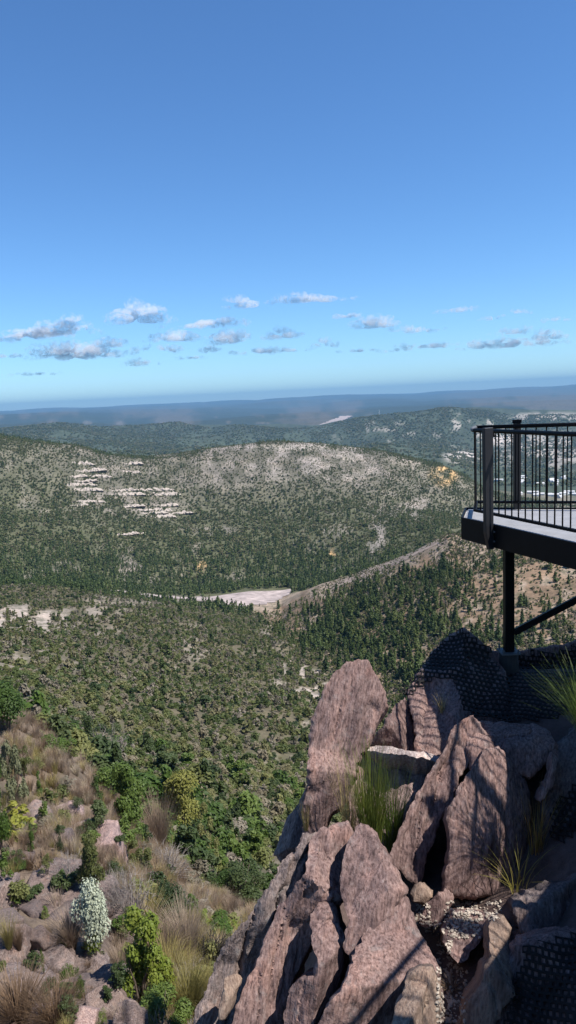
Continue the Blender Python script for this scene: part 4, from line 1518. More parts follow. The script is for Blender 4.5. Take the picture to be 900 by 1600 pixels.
def scatter(name, coll, P, scl, rotz, idx, label, cat, tilt=None):
    """uncountable growth as one object: instances of plant meshes on points of the land"""
    me = bpy.data.meshes.new(name)
    me.vertices.add(len(P))
    me.vertices.foreach_set('co', np.asarray(P, np.float32).ravel())
    rot = np.zeros((len(P), 3), np.float32)
    rot[:, 2] = rotz
    if tilt is not None:
        rot[:, :2] = tilt
    scl = np.asarray(scl, np.float32)
    if scl.ndim == 1:
        scl = np.repeat(scl[:, None], 3, 1)
    a = me.attributes.new('rot', 'FLOAT_VECTOR', 'POINT'); a.data.foreach_set('vector', rot.ravel())
    a = me.attributes.new('scl', 'FLOAT_VECTOR', 'POINT'); a.data.foreach_set('vector', scl.astype(np.float32).ravel())
    a = me.attributes.new('idx', 'INT', 'POINT'); a.data.foreach_set('value', np.asarray(idx, np.int32))
    o = obj(name, me)
    ng = bpy.data.node_groups.new(name, 'GeometryNodeTree')
    ng.interface.new_socket('Geometry', in_out='INPUT', socket_type='NodeSocketGeometry')
    ng.interface.new_socket('Geometry', in_out='OUTPUT', socket_type='NodeSocketGeometry')
    gi, go = ng.nodes.new('NodeGroupInput'), ng.nodes.new('NodeGroupOutput')
    ip = ng.nodes.new('GeometryNodeInstanceOnPoints')
    ci = ng.nodes.new('GeometryNodeCollectionInfo')
    ci.inputs['Collection'].default_value = coll
    ci.inputs['Separate Children'].default_value = True
    ci.inputs['Reset Children'].default_value = True
    ip.inputs['Pick Instance'].default_value = True
    for nm, dt, sock in (('rot', 'FLOAT_VECTOR', 'Rotation'), ('scl', 'FLOAT_VECTOR', 'Scale'), ('idx', 'INT', 'Instance Index')):
        na_ = ng.nodes.new('GeometryNodeInputNamedAttribute')
        na_.data_type = dt
        na_.inputs['Name'].default_value = nm
        ng.links.new(na_.outputs[0], ip.inputs[sock])
    ng.links.new(gi.outputs[0], ip.inputs['Points'])
    ng.links.new(ci.outputs[0], ip.inputs['Instance'])
    ng.links.new(ip.outputs[0], go.inputs[0])
    md = o.modifiers.new('growth', 'NODES')
    md.node_group = ng
    return tag(o, label, cat, kind='stuff')


# which land is seen from about here (with a margin, so that a step aside still finds growth)
EL = (TZ - EYE) / rr
RUN = np.maximum.accumulate(EL, axis=1)
RUN = np.concatenate([np.full((na, 1), -9.0), RUN[:, :-1]], 1)
SEEN = (EL + 7.0 / rr > RUN) | ((rr > 12) & (rr < 100))


def sample_land(rmin, rmax, rho_fn, az_lim=R_(23.5)):
    """random points on the land, rho per square metre"""
    ja = np.nonzero(np.abs(AZ) < az_lim)[0]
    jr = np.nonzero((RR > rmin) & (RR < rmax))[0]
    A, B = np.meshgrid(ja[:-1], jr[:-1], indexing='ij')
    A, B = A.ravel(), B.ravel()
    ok = SEEN[A, B]
    A, B = A[ok], B[ok]
    ar = (AZ[A + 1] - AZ[A]) * RR[B] * (RR[B + 1] - RR[B])
    rho = rho_fn(PX[A, B], PY[A, B], RR[B], BARE[A, B])
    cnt = rng.poisson(ar * rho)
    k = np.repeat(np.arange(len(A)), cnt)
    u, v = rng.uniform(size=len(k)), rng.uniform(size=len(k))
    A, B = A[k], B[k]
    P = (TP[A, B] * ((1 - u) * (1 - v))[:, None] + TP[A + 1, B] * (u * (1 - v))[:, None]
         + TP[A, B + 1] * ((1 - u) * v)[:, None] + TP[A + 1, B + 1] * (u * v)[:, None])
    return P, PX[A, B], PY[A, B], RR[B], BARE[A, B]


def not_behind_outcrop(P):
    ok = np.ones(len(P), bool)
    e = Vector(EYEP)
    for i, p in enumerate(P):
        d = Vector(p) - e
        L = d.length
        d.normalize()
        h_ = BV_O.ray_cast(e, d, L)
        if h_[0] is not None:
            ok[i] = False
    return ok


# ---- scrub of the valley side and gully (about 45 m to 620 m away)
def clump(px, py, s=1.0, sd=3):
    return fbm(np.stack([px / (26 * s), py / (15 * s), px * 0], 1), 3, sd)


def rho_scrub(px, py, r, bare):
    spur_ = (r >= 230) & (px > 395) & (py < spur_line(px))
    d = 0.42 * np.clip(1 - 1.25 * bare, 0.04, 1) * (0.45 + 0.7 * smooth(-0.35, 0.2, clump(px, py)))
    d = np.where(r < 120, d * 1.25, d)
    d = np.where(spur_, 0.62 * (1 - 0.9 * bare), d)
    edge = np.interp(px, [-200, 0, 60, 110, 170, 240, 320, 450], [1010, 1112, 1140, 1172, 1232, 1312, 1392, 1450])
    d = np.where(r < 42, 0, d)
    return d


P, px_, py_, r_, br_ = sample_land(40, 640, rho_scrub)
sz = rng.uniform(0.9, 2.6, len(P)) * np.where(r_ < 130, 1.15, 1.0)
sz = sz * (1 + 0.35 * (rng.uniform(size=len(P)) < 0.10) * 1.6)
on_spur = (r_ >= 230) & (px_ > 395) & (py_ < spur_line(px_))
sz = np.where(on_spur, sz * 0.8, sz)
hgt = sz * rng.uniform(0.75, 1.25, len(P))
mid_shapes = []
for k, shp in enumerate(('round', 'round', 'tall', 'wide', 'loose', 'round')):
    mid_shapes += make_kind('scrub', shp, 'leaf_scrub', 420, 0.095, 1, 1.6, 50 + k)
mid_shapes += make_kind('scrub', 'loose', 'leaf_grey', 300, 0.075, 1, 1.6, 57)
mid_shapes += make_kind('scrub', 'round', 'leaf_dark', 420, 0.095, 1, 1.6, 58)
lowmid = []
for k, shp in enumerate(('round', 'round', 'wide', 'loose', 'tall')):
    lowmid += make_kind('scrub', shp, 'leaf_scrub', 120, 0.17, 1, 1.5, 70 + k, trunk=False)
lowmid += make_kind('scrub', 'loose', 'leaf_grey', 110, 0.15, 1, 1.5, 77, trunk=False)
lowmid += make_kind('scrub', 'round', 'leaf_dark', 120, 0.17, 1, 1.5, 78, trunk=False)
order = np.argsort(-sz / r_)
big = order[:2600]
vis = not_behind_outcrop(P[big] + np.stack([0 * big, 0 * big, hgt[big] * 0.6], 1)) & (px_[big] > -15) & (px_[big] < 915) & (py_[big] > 900)
solo = big[vis][:290]
is_solo = np.zeros(len(P), bool)
is_solo[solo] = True
SOLO = dict(P=P[solo], s=sz[solo], h=hgt[solo], r=r_[solo], px=px_[solo], py=py_[solo])
rest = ~is_solo
nearer = rest & (r_ < 170)
fard = rest & (r_ >= 170)
for msk, meshes, nm, lab in ((nearer, mid_shapes, 'shrubland', 'dense green and olive scrub filling the gully below the dry grass slope'),
                             (fard, lowmid, 'shrubland', 'patchy olive scrub covering the whole far side of the gully up to the gravel road')):
    n_ = int(msk.sum())
    scatter(nm, in_coll('src_%d' % len(meshes), meshes), P[msk] - np.array([0, 0, 0.1]), np.stack([sz[msk], sz[msk], hgt[msk]], 1), rng.uniform(0, 6.28, n_), rng.integers(0, len(meshes), n_), lab, 'scrub')
print('scrub', len(P), nearer.sum(), fard.sum(), 'solo', len(solo))

solo_kinds = []
for nm, mat_, lab in (('shrub', 'leaf_dark', 'dark green rounded shrub in the thick scrub on the lower valley side'),
                      ('shrub', 'leaf_green', 'fresh green leafy shrub in the thick scrub on the lower valley side'),
                      ('shrub', 'leaf_olive', 'pale olive shrub in the thick scrub on the lower valley side'),
                      ('shrub', 'leaf_grey', 'grey brown half bare shrub in the thick scrub on the lower valley side')):
    ms = []
    for k, shp in enumerate(('round', 'round', 'tall', 'wide', 'loose')):
        ms += make_kind(nm, shp, mat_, 620, 0.075, 1, 1.7, 90 + k)
    solo_kinds.append((nm, ms, lab))
for i in range(len(SOLO['P'])):
    kk = int(rng.choice(4, p=[0.30, 0.36, 0.22, 0.12]))
    nm, ms, lab = solo_kinds[kk]
    o = obj(nm, ms[int(rng.integers(len(ms)))], None, SOLO['P'][i] - np.array([0, 0, 0.1]))
    o.scale = (SOLO['s'][i], SOLO['s'][i], SOLO['h'][i])
    o.rotation_euler.z = rng.uniform(0, 6.28)
    tag(o, lab, 'shrub', ['dark green shrubs of the lower valley side', 'fresh green shrubs of the lower valley side', 'olive shrubs of the lower valley side', 'grey shrubs of the lower valley side'][kk])


# ---- pines of the right-hand spur
def rho_pine(px, py, r, bare):
    sp = (r >= 250) & (px > 395) & (py < spur_line(px) + 18)
    dense = blob(px, py, 610, 955, 130, 62, 0.4) + blob(px, py, 570, 1040, 60, 36, 0.4) * 0.9 + blob(px, py, 820, 1000, 90, 22) * 0.6 + blob(px, py, 690, 900, 110, 26) * 0.55 + blob(px, py, 470, 1005, 80, 18) * 0.6 + blob(px, py, 640, 1060, 30, 40)
    d = np.clip(dense, 0, 1.1) * (0.35 + 0.8 * smooth(-0.3, 0.25, clump(px, py, 0.8, 4)))
    crest = np.interp(px, [455, 500, 600, 700, 900], [935, 914, 880, 843, 835])
    d = d * smooth(14, 45, py - crest)
    d = np.maximum(d, 0.10 * smooth(5, 40, py - crest))
    valley = (r > 250) & (r < 660) & (px > 250) & (px < 470) & (py > 930)
    return np.where(sp, d * 0.062, np.where(valley, 0.0008, 0.0))


P, px_, py_, r_, br_ = sample_land(250, 660, rho_pine)
hgt = 2.6 + 6.6 * rng.uniform(0, 1, len(P)) ** 1.4 * np.where(px_ > 700, 0.8, 1)
order = np.argsort(-hgt / r_)
big = order[:1500]
vis = not_behind_outcrop(P[big] + np.stack([0 * big, 0 * big, hgt[big] * 0.6], 1)) & (px_[big] > -10) & (px_[big] < 910)
solo = big[vis][:290]
is_solo = np.zeros(len(P), bool); is_solo[solo] = True
pine_m = []
for k in range(5):
    g = np.random.default_rng(300 + k)
    pine_m.append(join('pine', [pine_foliage(g, 11, 6, 7, 0.070, (0.21, 0.27, 0.18, 0.32, 0.24)[k]), trunk_mesh()], [M['leaf_pine'], M['bark']]))
rest = ~is_solo
scatter('pine_wood', in_coll('src_pine', pine_m), P[rest] - np.array([0, 0, 0.2]), np.stack([hgt[rest]] * 3, 1), rng.uniform(0, 6.28, int(rest.sum())), rng.integers(0, 5, int(rest.sum())), 'open wood of smaller dark pines over the brown spur', 'pine wood')
for i in solo:
    o = obj('pine_tree', pine_m[int(rng.integers(5))], None, P[i] - np.array([0, 0, 0.2]))
    w_ = hgt[i] * rng.uniform(0.85, 1.2)
    o.scale = (w_, w_, hgt[i])
    o.rotation_euler.z = rng.uniform(0, 6.28)
    tag(o, 'narrow dark green pine standing on the brown spur below the deck', 'pine tree', 'pines on the brown spur')
print('pines', len(P), len(solo))


# ---- trees and scrub of the main bare hill and the road valley
def rho_hill(px, py, r, bare):
    sp = (px > 395) & (r < 700) & (py < spur_line(px))
    topy = np.interp(px, [0, 130, 230, 330, 430, 560, 640, 720, 900], [688, 697, 709, 702, 694, 699, 708, 740, 800])
    d = 0.085 * np.clip(1 - bare, 0, 1) ** 1.1 * (0.55 + 0.6 * smooth(-0.3, 0.25, clump(px, py, 0.7, 6)))
    d = d + 0.115 * bare * (0.45 + 0.9 * smooth(0, 0.3, clump(px, py, 0.9, 8)))
    road = inside(np.stack([px, py], 1), np.array(ROAD, float)) & (r > 610) & (r < 860)
    d = np.where(road, 0.0006, d)
    return np.where(sp, 0, d)


P, px_, py_, r_, br_ = sample_land(600, 1700, rho_hill)
lush = np.clip(1 - br_, 0, 1)
sz = rng.uniform(1.6, 5.0, len(P)) * (0.42 + 0.65 * lush)
pineish = rng.uniform(size=len(P)) < (0.10 + 0.5 * smooth(840, 900, py_))
far_m = []
for k, shp in enumerate(('round', 'round', 'wide', 'loose')):
    far_m += make_kind('far_tree', shp, 'leaf_far', 46, 0.27, 1, 1.4, 130 + k, trunk=False)
for k in range(3):
    g = np.random.default_rng(330 + k)
    far_m.append(join('far_pine', [pine_foliage(g, 7, 3, 3, 0.13, 0.24)], [M['leaf_pine']]))
idx = np.where(pineish, rng.integers(4, 7, len(P)), rng.integers(0, 4, len(P)))
hh = np.where(pineish, rng.uniform(4, 10, len(P)) * (0.45 + 0.45 * lush), sz * rng.uniform(0.7, 1.2, len(P)))
ww = np.where(pineish, hh, sz)
scatter('forest', in_coll('src_far', far_m), P - np.array([0, 0, 0.2]), np.stack([ww, ww, hh], 1), rng.uniform(0, 6.28, len(P)), idx, 'green forest and low scrub clothing the bare topped hill beyond the road', 'forest')
print('hill', len(P))


# ---- wooded ranges beyond
def rho_range(px, py, r, bare):
    return np.full(len(px), 0.0030) * (0.3 + smooth(-0.3, 0.2, clump(px, py, 1.2, 12)))


P, px_, py_, r_, br_ = sample_land(2300, 5600, rho_range)
sz = rng.uniform(7, 16, len(P))
scatter('distant_wood', in_coll('src_rng', far_m[:4]), P - np.array([0, 0, 1.0]), np.stack([sz, sz, sz * 0.8], 1), rng.uniform(0, 6.28, len(P)), rng.integers(0, 4, len(P)), 'dark blue green forest on the distant ranges past the hill', 'forest')
print('range', len(P))

# ------------------------------------------------------------------ the near grassy slope: boulders
def boulder_mesh(name, seed, mat, sub=5, planes=16, amp=0.05, foliate=True):
    g = np.random.default_rng(seed)
    bm = bmesh.new()
    bmesh.ops.create_icosphere(bm, subdivisions=sub, radius=1)
    D_ = np.array([v.co[:] for v in bm.verts])
    D_ = unit(D_)
    planes = min(planes, 12)
    n_ = unit(g.normal(size=(planes, 3)))
    n_ = np.concatenate([n_, [[0.15, -0.1, 0.98], [-1, 0.1, 0.1], [1, 0, 0.05], [0.1, -1, 0.1]]])
    dist = g.uniform(0.55, 0.95, len(n_))
    dots = D_ @ n_.T
    rad = np.where(dots > 0.05, dist / np.maximum(dots, 0.05), 9).min(1)
    rad = np.minimum(rad, 1.15)
    V = D_ * rad[:, None]
    f1 = fbm(V * 1.6 + seed, 4, seed)
    chip = fbm(np.stack([V[:, 0] * 3, V[:, 1] * 3, V[:, 2] * 1.6], 1) + seed, 4, seed + 3) * 4
    fl_ = np.floor(chip)
    chip = fl_ + smooth(0, 0.25, chip - fl_)
    V = V * (1 + 0.6 * amp * f1 + 0.022 * chip + 0.014 * fbm(V * 9, 3, seed + 5))[:, None]
    for v, c in zip(bm.verts, V):
        v.co = c
    for f in bm.faces:
        f.smooth = True
    for e in bm.edges:
        if len(e.link_faces) == 2 and e.calc_face_angle(0) > 0.35:
            e.smooth = False
    me = bpy.data.meshes.new(name)
    bm.to_mesh(me); bm.free()
    me.materials.append(M[mat])
    return me


BOULDER_BV = []


def place_boulder(px, py, w, h, mat, label, seed, flat=1.0, name='rock', rot=0.0, sink=0.12, sub=5, group=None):
    """px,py: sight line to the middle of the visible rock; w,h its apparent size"""
    p, n, L = sight(px, py + h * 0.25)
    if p is None:
        return None
    W = w / FOC * L
    Hh = h / FOC * L
    me = boulder_mesh(name, seed, mat, sub)
    sx, sy, sz_ = W * 0.56, W * 0.5 * flat, Hh * 0.62
    o = obj(name, me, None, p + np.array([0, 0.0, -sz_ * sink]))
    o.scale = (sx, sy, sz_)
    o.rotation_euler = (0.12, -0.1, rot)
    me.transform(Matrix.Diagonal((sx, sy, sz_, 1)))
    o.scale = (1, 1, 1)
    tag(o, label, 'rock', group, 'thing')
    mw = Matrix.Translation(o.location) @ o.rotation_euler.to_matrix().to_4x4()
    BOULDER_BV.append((BVHTree.FromPolygons([mw @ v.co for v in me.vertices], [p_.vertices[:] for p_ in me.polygons])))
    return o


place_boulder(107, 1268, 46, 44, 'rock_pink', 'pale pink boulder in the tall dry grass, upper of the two pink ones', 501, 1.0, rot=0.3)
place_boulder(168, 1312, 66, 58, 'rock_pink', 'larger pink boulder with a grey shaded end beside the green bush', 502, 1.1, rot=0.2)
place_boulder(132, 1298, 44, 42, 'rock_grey', 'grey boulder between the two pink boulders and a small green shrub', 503)
place_boulder(48, 1274, 62, 34, 'rock_grey', 'low grey rock in the dry grass under the whitish shrub', 504)
place_boulder(88, 1312, 52, 40, 'rock_dark', 'dark grey rock half sunk in the dry grass', 505)
place_boulder(80, 1392, 130, 84, 'rock_brown', 'broad sloping purple rock slab with a white quartz vein', 506, 1.3, rot=0.2, sink=0.45)
place_boulder(92, 1478, 76, 92, 'rock_grey', 'tall grey brown rock step beside the leaning tan tussock', 507, 0.9, sink=0.4)
place_boulder(34, 1520, 96, 84, 'rock_grey', 'square cut rock block with a pale top and dark front', 508, 1.0, rot=-0.1, sink=0.25)
place_boulder(172, 1548, 72, 130, 'rock_brown', 'steep purple brown rock slab below the white flowering shrub', 509, 0.9, rot=0.4, sink=0.35)
place_boulder(232, 1372, 50, 66, 'rock_dark', 'dark grey upright rock among the bare grey twigs', 510, 0.8, sink=0.4)
place_boulder(190, 1448, 36, 66, 'rock_dark', 'narrow dark rock under the grey twiggy bush', 511, 0.8)
place_boulder(58, 1596, 84, 40, 'rock_pink', 'pale rock at the very bottom corner of the slope below the rusty grass', 512, 1.0)
place_boulder(126, 1588, 54, 50, 'rock_pink', 'pale broken rock at the bottom edge beside a green sprig', 513, 1.0)
place_boulder(5, 1392, 60, 76, 'rock_grey', 'pale grey rock at the frame edge below the small round bush', 514, 1.0)
place_boulder(18, 1462, 60, 50, 'rock_brown', 'purple rock patch above the square cut block', 515, 1.1)
place_boulder(302, 1520, 32, 24, 'quartz', 'small pale boulder under the black burnt bush', 516, 1.0)
place_boulder(250, 1455, 40, 30, 'rock_brown', 'low purple rock beside the dark round bush', 517, 1.0)
place_boulder(120, 1440, 36, 44, 'rock_brown', 'small purple rock left of the white flowering shrub', 518, 1.0)
place_boulder(205, 1590, 50, 46, 'rock_brown', 'purple rock in the shade by the trailing green bush', 519, 1.0)
place_boulder(150, 1500, 40, 30, 'rock_grey', 'grey rock ledge beneath the leaning tan tussock', 520, 1.0)

small_rock = [boulder_mesh('rock', 540 + k, ('rock_brown', 'rock_grey', 'rock_dark')[k % 3], 4, 9) for k in range(6)]
srng = np.random.default_rng(54)
for k in range(60):
    if k < 40:
        px, py = srng.uniform(-5, 215), srng.uniform(1375, 1610)
    else:
        px, py = srng.uniform(0, 330), srng.uniform(1250, 1600)
    if py < np.interp(px, [0, 110, 170, 240, 320], [1140, 1190, 1250, 1330, 1410]):
        continue
    p, n_, L = sight(px, py)
    if p is None or L > 45:
        continue
    w_ = srng.uniform(16, 52) / FOC * L
    o = obj('rock', small_rock[int(srng.integers(6))], None, p - np.array([0, 0, 0.12 * w_]))
    o.scale = (w_ * 0.6, w_ * srng.uniform(0.4, 0.7), w_ * srng.uniform(0.28, 0.55))
    o.rotation_euler = (srng.uniform(-0.3, 0.3), srng.uniform(-0.3, 0.3), srng.uniform(0, 6.28))
    tag(o, 'small angular rock poking through the grass of the near slope', 'rock', 'small rocks of the near slope', 'thing')

# ------------------------------------------------------------------ named plants of the near slope


def plant_at(px, py):
    p, n, L = sight(px, py)
    best = L
    q = p
    d = Vector(ray(px, py)).normalized()
    for bv in BOULDER_BV:
        h_ = bv.ray_cast(Vector(EYEP), d)
        if h_[0] is not None and (best is None or h_[3] < best) and h_[3] > 6:
            best, q = h_[3], np.array(h_[0])
    return q, best


def shrub_thing(px, pyb, w, h, shape, leaf, label, seed, name='bush', n=2200, size=0.042, aspect=1.7, stem='bark', stem_h=0.5, cat='bush', loc=None, **kw):
    p, L = plant_at(px, pyb) if loc is None else loc
    W, H = w / FOC * L, h / FOC * L / 0.86
    g = np.random.default_rng(seed)
    t = empty(name, p - np.array([0, 0, 0.04]))
    t.rotation_euler.z = g.uniform(0, 6.28)
    fv, ff = lobes_foliage(bush_lobes(g, shape), int(n * 2.4), size * 0.62, g, aspect, **kw)
    sc_ = np.array([W / 0.95, W / 0.95, H])
    obj('foliage', mesh_from('foliage', fv * sc_, ff, [M[leaf]]), t)
    sv, sf = stem_mesh(g, stem_h, 0.18, 5, 0.018)
    obj('stem', mesh_from('stem', sv * sc_, sf, [M[stem]]), t)
    return tag(t, label, cat)


def twig_thing(px, pyb, w, h, label, seed, mat='dead_wood', leafy=None, n=30, cat='dead bush', r0=0.009):
    p, L = plant_at(px, pyb)
    W, H = w / FOC * L, h / FOC * L
    g = np.random.default_rng(seed)
    t = empty('dead_bush', p - np.array([0, 0, 0.04]))
    v, f = twig_mesh(g, n, 0.5, 1.0, r0, 7)
    obj('branches', mesh_from('branches', v * np.array([W, W, H]), f, [M[mat]]), t)
    if leafy:
        fv, ff = lobes_foliage(bush_lobes(g, 'loose'), 500, 0.035, g, 1.6)
        obj('foliage', mesh_from('foliage', fv * np.array([W, W, H]), ff, [M[leafy]]), t)
    return tag(t, label, cat)


def tussock(px, pyb, w, h, mat, label, seed, n=420, lean=0.5, stiff=0.45, name='grass_tussock', cat='grass tussock', base=0.10, width=0.012, loc=None, spread=0.62):
    p, L = plant_at(px, pyb) if loc is None else loc
    W, H = w / FOC * L, h / FOC * L
    g = np.random.default_rng(seed)
    v, f = blades(g, n, 1.15, spread, width, lean, 4, base, stiff)
    me = mesh_from(name, v * np.array([W, W, H]), f, [M[mat]])
    return tag(obj(name, me, None, p), label, cat)


shrub_thing(12, 1146, 84, 92, 'round', 'leaf_green', 'large bright green bush at the frame edge on the brow of the grassy slope', 601, n=3200, size=0.034)
shrub_thing(2, 1328, 44, 112, 'tall', 'leaf_green', 'tall bright green cone shaped bush cut by the frame edge', 602, n=2600, size=0.04)
shrub_thing(0, 1218, 26, 62, 'tall', 'leaf_green', 'green bush at the frame edge between the big bush and the cone shaped one', 639, n=1200)
shrub_thing(28, 1262, 40, 120, 'loose', 'leaf_pale', 'tall thin whitish shrub in the dry grass', 603, n=1500, size=0.045)
shrub_thing(38, 1215, 30, 56, 'loose', 'leaf_olive', 'pale speckled olive shrub behind the thin whitish one', 604, n=900)
shrub_thing(60, 1208, 22, 30, 'round', 'leaf_olive', 'small olive shrub high in the dry grass', 605, n=700)
shrub_thing(62, 1244, 18, 36, 'tall', 'leaf_green', 'small upright green shrub alone in the dry grass', 606, n=800, size=0.055)
shrub_thing(120, 1262, 24, 22, 'round', 'leaf_dark', 'small dark shrub just above the upper pink boulder', 607, n=700)
shrub_thing(158, 1282, 30, 34, 'round', 'leaf_green', 'small green shrub in the grass above the larger pink boulder', 608, n=900)
shrub_thing(140, 1182, 44, 62, 'tall', 'leaf_dark', 'dark narrow tree behind the brow of the slope, beside the bare grey bush', 609, n=1500, cat='tree', name='tree')
twig_thing(168, 1196, 64, 70, 'bare grey bush on the brow beside the dark narrow tree', 610, n=60, r0=0.007)
shrub_thing(85, 1178, 56, 46, 'wide', 'leaf_green', 'wide green bush along the brow of the grassy slope', 611, n=1500)
shrub_thing(172, 1250, 66, 66, 'round', 'leaf_green', 'dense green bush at the edge of the dry grass, uppermost of the edge bushes', 612, n=2200)
shrub_thing(208, 1312, 70, 104, 'irregular', 'leaf_green', 'tall leafy green bush just above the larger pink boulder', 613, n=2800, size=0.04)
shrub_thing(282, 1306, 92, 100, 'irregular', 'leaf_yellow', 'rounded olive yellow bush with a dark underside, largest at the slope foot', 614, n=3000, size=0.036)
shrub_thing(322, 1342, 46, 78, 'loose', 'leaf_olive', 'pale drooping shrub beside the rounded olive bush', 615, n=1300)
shrub_thing(376, 1412, 92, 88, 'wide', 'leaf_dark', 'big dark green bush with a domed top beside the grey ridge rock', 616, n=3000, size=0.034)
shrub_thing(352, 1396, 40, 40, 'round', 'leaf_green', 'bright green low shrub at the foot of the domed dark bush', 617, n=1100)
shrub_thing(266, 1452, 72, 76, 'round', 'leaf_dark', 'dark green rounded bush in the middle of the rough slope', 618, n=2600, size=0.036)
shrub_thing(340, 1470, 70, 56, 'wide', 'leaf_green', 'neat round green bush above the black burnt bush', 619, n=2600, size=0.036)
twig_thing(330, 1512, 66, 52, 'black burnt bush with crooked stems against the grey ridge rock', 620, 'burnt_wood', None, 60, r0=0.014)
twig_thing(205, 1432, 76, 78, 'grey leafless twiggy bush left of the dark rounded bush', 621, n=70, r0=0.006)
twig_thing(258, 1372, 80, 50, 'pale grey leafless scrub below the pointed grassy mound', 622, n=70, r0=0.006)
twig_thing(110, 1372, 60, 44, 'sparse grey twigs above the broad purple slab', 623, n=40, leafy=None, r0=0.006)
twig_thing(180, 1392, 46, 50, 'thin grey twigs just behind the white flowering shrub', 640, n=40, r0=0.006)
shrub_thing(147, 1486, 52, 112, 'round', 'leaf_white', 'white flowering shrub in full bloom on the rocky slope', 624, n=2600, size=0.045)
shrub_thing(150, 1492, 28, 44, 'round', 'leaf_lime', 'bright green leafy base under the white flowering shrub', 625, n=900)
shrub_thing(146, 1392, 50, 80, 'irregular', 'leaf_olive', 'tall shrub with dark lower leaves and a few pale flowers above the white one', 626, n=1800)
shrub_thing(137, 1390, 34, 58, 'tall', 'leaf_dark', 'dark shrub wedged against the left of the pale flowered one', 641, n=1000)
shrub_thing(20, 1357, 38, 30, 'wide', 'leaf_green', 'small round green bush on the pale rock near the frame edge', 627, n=1400)
shrub_thing(51, 1336, 20, 46, 'tall', 'leaf_green', 'narrow upright green shrub in the grass beside the low grey rock', 628, n=900)
shrub_thing(94, 1330, 18, 40, 'tall', 'leaf_dark', 'narrow dark shrub beside the half sunk rock', 629, n=800)
shrub_thing(74, 1366, 26, 32, 'loose', 'leaf_olive', 'olive shrublet at the top of the broad purple slab', 630, n=600)
shrub_thing(222, 1572, 92, 140, 'loose', 'leaf_lime', 'tall yellow green shrub in the grassy gully, beside the steep slab', 631, n=2400, size=0.04)
shrub_thing(250, 1612, 76, 90, 'wide', 'leaf_green', 'trailing bright green bush at the bottom of the grassy gully', 632, n=2400, size=0.038)
shrub_thing(268, 1482, 18, 40, 'tall', 'leaf_green', 'small upright green shrub among tan grass below the dark rounded bush', 633, n=700)
shrub_thing(108, 1545, 24, 40, 'round', 'leaf_green', 'green shrublet beside the square cut block, left of its pair', 634, n=800)
shrub_thing(126, 1566, 20, 50, 'tall', 'leaf_green', 'upright green shrublet right of the square cut block', 635, n=800)
shrub_thing(69, 1522, 12, 42, 'tall', 'leaf_lime', 'thin yellow green sprig against the dark front of the square block', 636, n=400)
shrub_thing(160, 1602, 18, 32, 'round', 'leaf_lime', 'bright green sprig at the bottom edge under the steep slab', 637, n=500)
shrub_thing(178, 1375, 34, 36, 'round', 'leaf_dark', 'dark green shrub below the larger pink boulder', 638, n=900)
shrub_thing(215, 1362, 48, 50, 'loose', 'leaf_olive', 'olive shrub between the larger pink boulder and the grassy mound', 642, n=1300)

gsm = [make_kind('bush', shp_, mt_, 900, 0.055, 1, 1.7, 190 + k_)[0] for k_, (shp_, mt_) in enumerate((('irregular', 'leaf_green'), ('wide', 'leaf_dark'), ('round', 'leaf_olive'), ('loose', 'leaf_green'), ('irregular', 'leaf_dark')))]
for k in range(64):
    px, py = srng.uniform(0, 345), srng.uniform(1230, 1600)
    if py < np.interp(px, [0, 110, 170, 240, 320], [1150, 1200, 1260, 1340, 1420]) or (110 < px < 180 and 1360 < py < 1500):
        continue
    p, L = plant_at(px, py)
    if p is None or L is None or L > 45:
        continue
    w_ = srng.uniform(16, 44) / FOC * L
    kq = int(srng.integers(5))
    o = obj('bush', gsm[kq], None, p - np.array([0, 0, 0.04]))
    o.scale = (w_, w_, w_ * srng.uniform(0.7, 1.5))
    o.rotation_euler.z = srng.uniform(0, 6.28)
    if kq == 2:
        tag(o, 'small olive bush scattered among the rocks and grass of the near slope', 'bush', 'small olive bushes of the near slope')
    else:
        tag(o, 'small green bush scattered among the rocks and grass of the near slope', 'bush', 'small green bushes of the near slope')

tussock(250, 1330, 58, 78, 'grass_tan', 'pointed mound of pinkish tan grass below the rounded olive bush', 650, 700, stiff=0.8)
tussock(112, 1482, 58, 62, 'grass_tan', 'tan tussock with long leaning blades beside the white flowering shrub', 651, 620, stiff=0.2)
tussock(30, 1600, 92, 62, 'grass_rust', 'big rust brown tussock below the square cut block', 652, 800, stiff=0.5)
tussock(84, 1606, 74, 52, 'grass_rust', 'second rust brown tussock, right of the big one', 653, 700, stiff=0.4)
tussock(14, 1480, 36, 46, 'grass_straw', 'green tinged tussock at the frame edge on the purple rock', 654, 380)
tussock(30, 1482, 30, 40, 'grass_rust', 'dry brown tussock next to the green tinged one', 655, 300)
tussock(292, 1500, 70, 90, 'grass_tan', 'tall tan tussock in the gully above the small pale boulder', 656, 700, stiff=0.35)
tussock(264, 1545, 74, 70, 'grass_straw', 'drooping straw tussock in the middle of the grassy gully', 657, 700, stiff=0.1)
tussock(296, 1590, 84, 80, 'grass_straw', 'large drooping yellow straw tussock at the foot of the grey ridge rock', 658, 900, stiff=0.1)
tussock(326, 1560, 50, 50, 'grass_straw', 'small yellow tussock against the grey ridge rock', 659, 420, stiff=0.2)
tussock(192, 1530, 40, 60, 'grass_tan', 'tan tussock on the lip of the steep purple slab', 660, 420, stiff=0.4)
tussock(362, 1432, 30, 40, 'grass_tan', 'tan tussock hanging between the domed bush and the ridge rock', 661, 300, stiff=0.4)
tussock(76, 1470, 24, 30, 'grass_rust', 'brown grass tuft on the tall rock step', 662, 240)
tussock(232, 1450, 60, 50, 'grass_straw', 'yellowish grass tuft left of the dark rounded bush', 663, 420)
tussock(250, 1500, 80, 60, 'grass_tan', 'broad tan grass clump under the dark rounded bush', 664, 600)

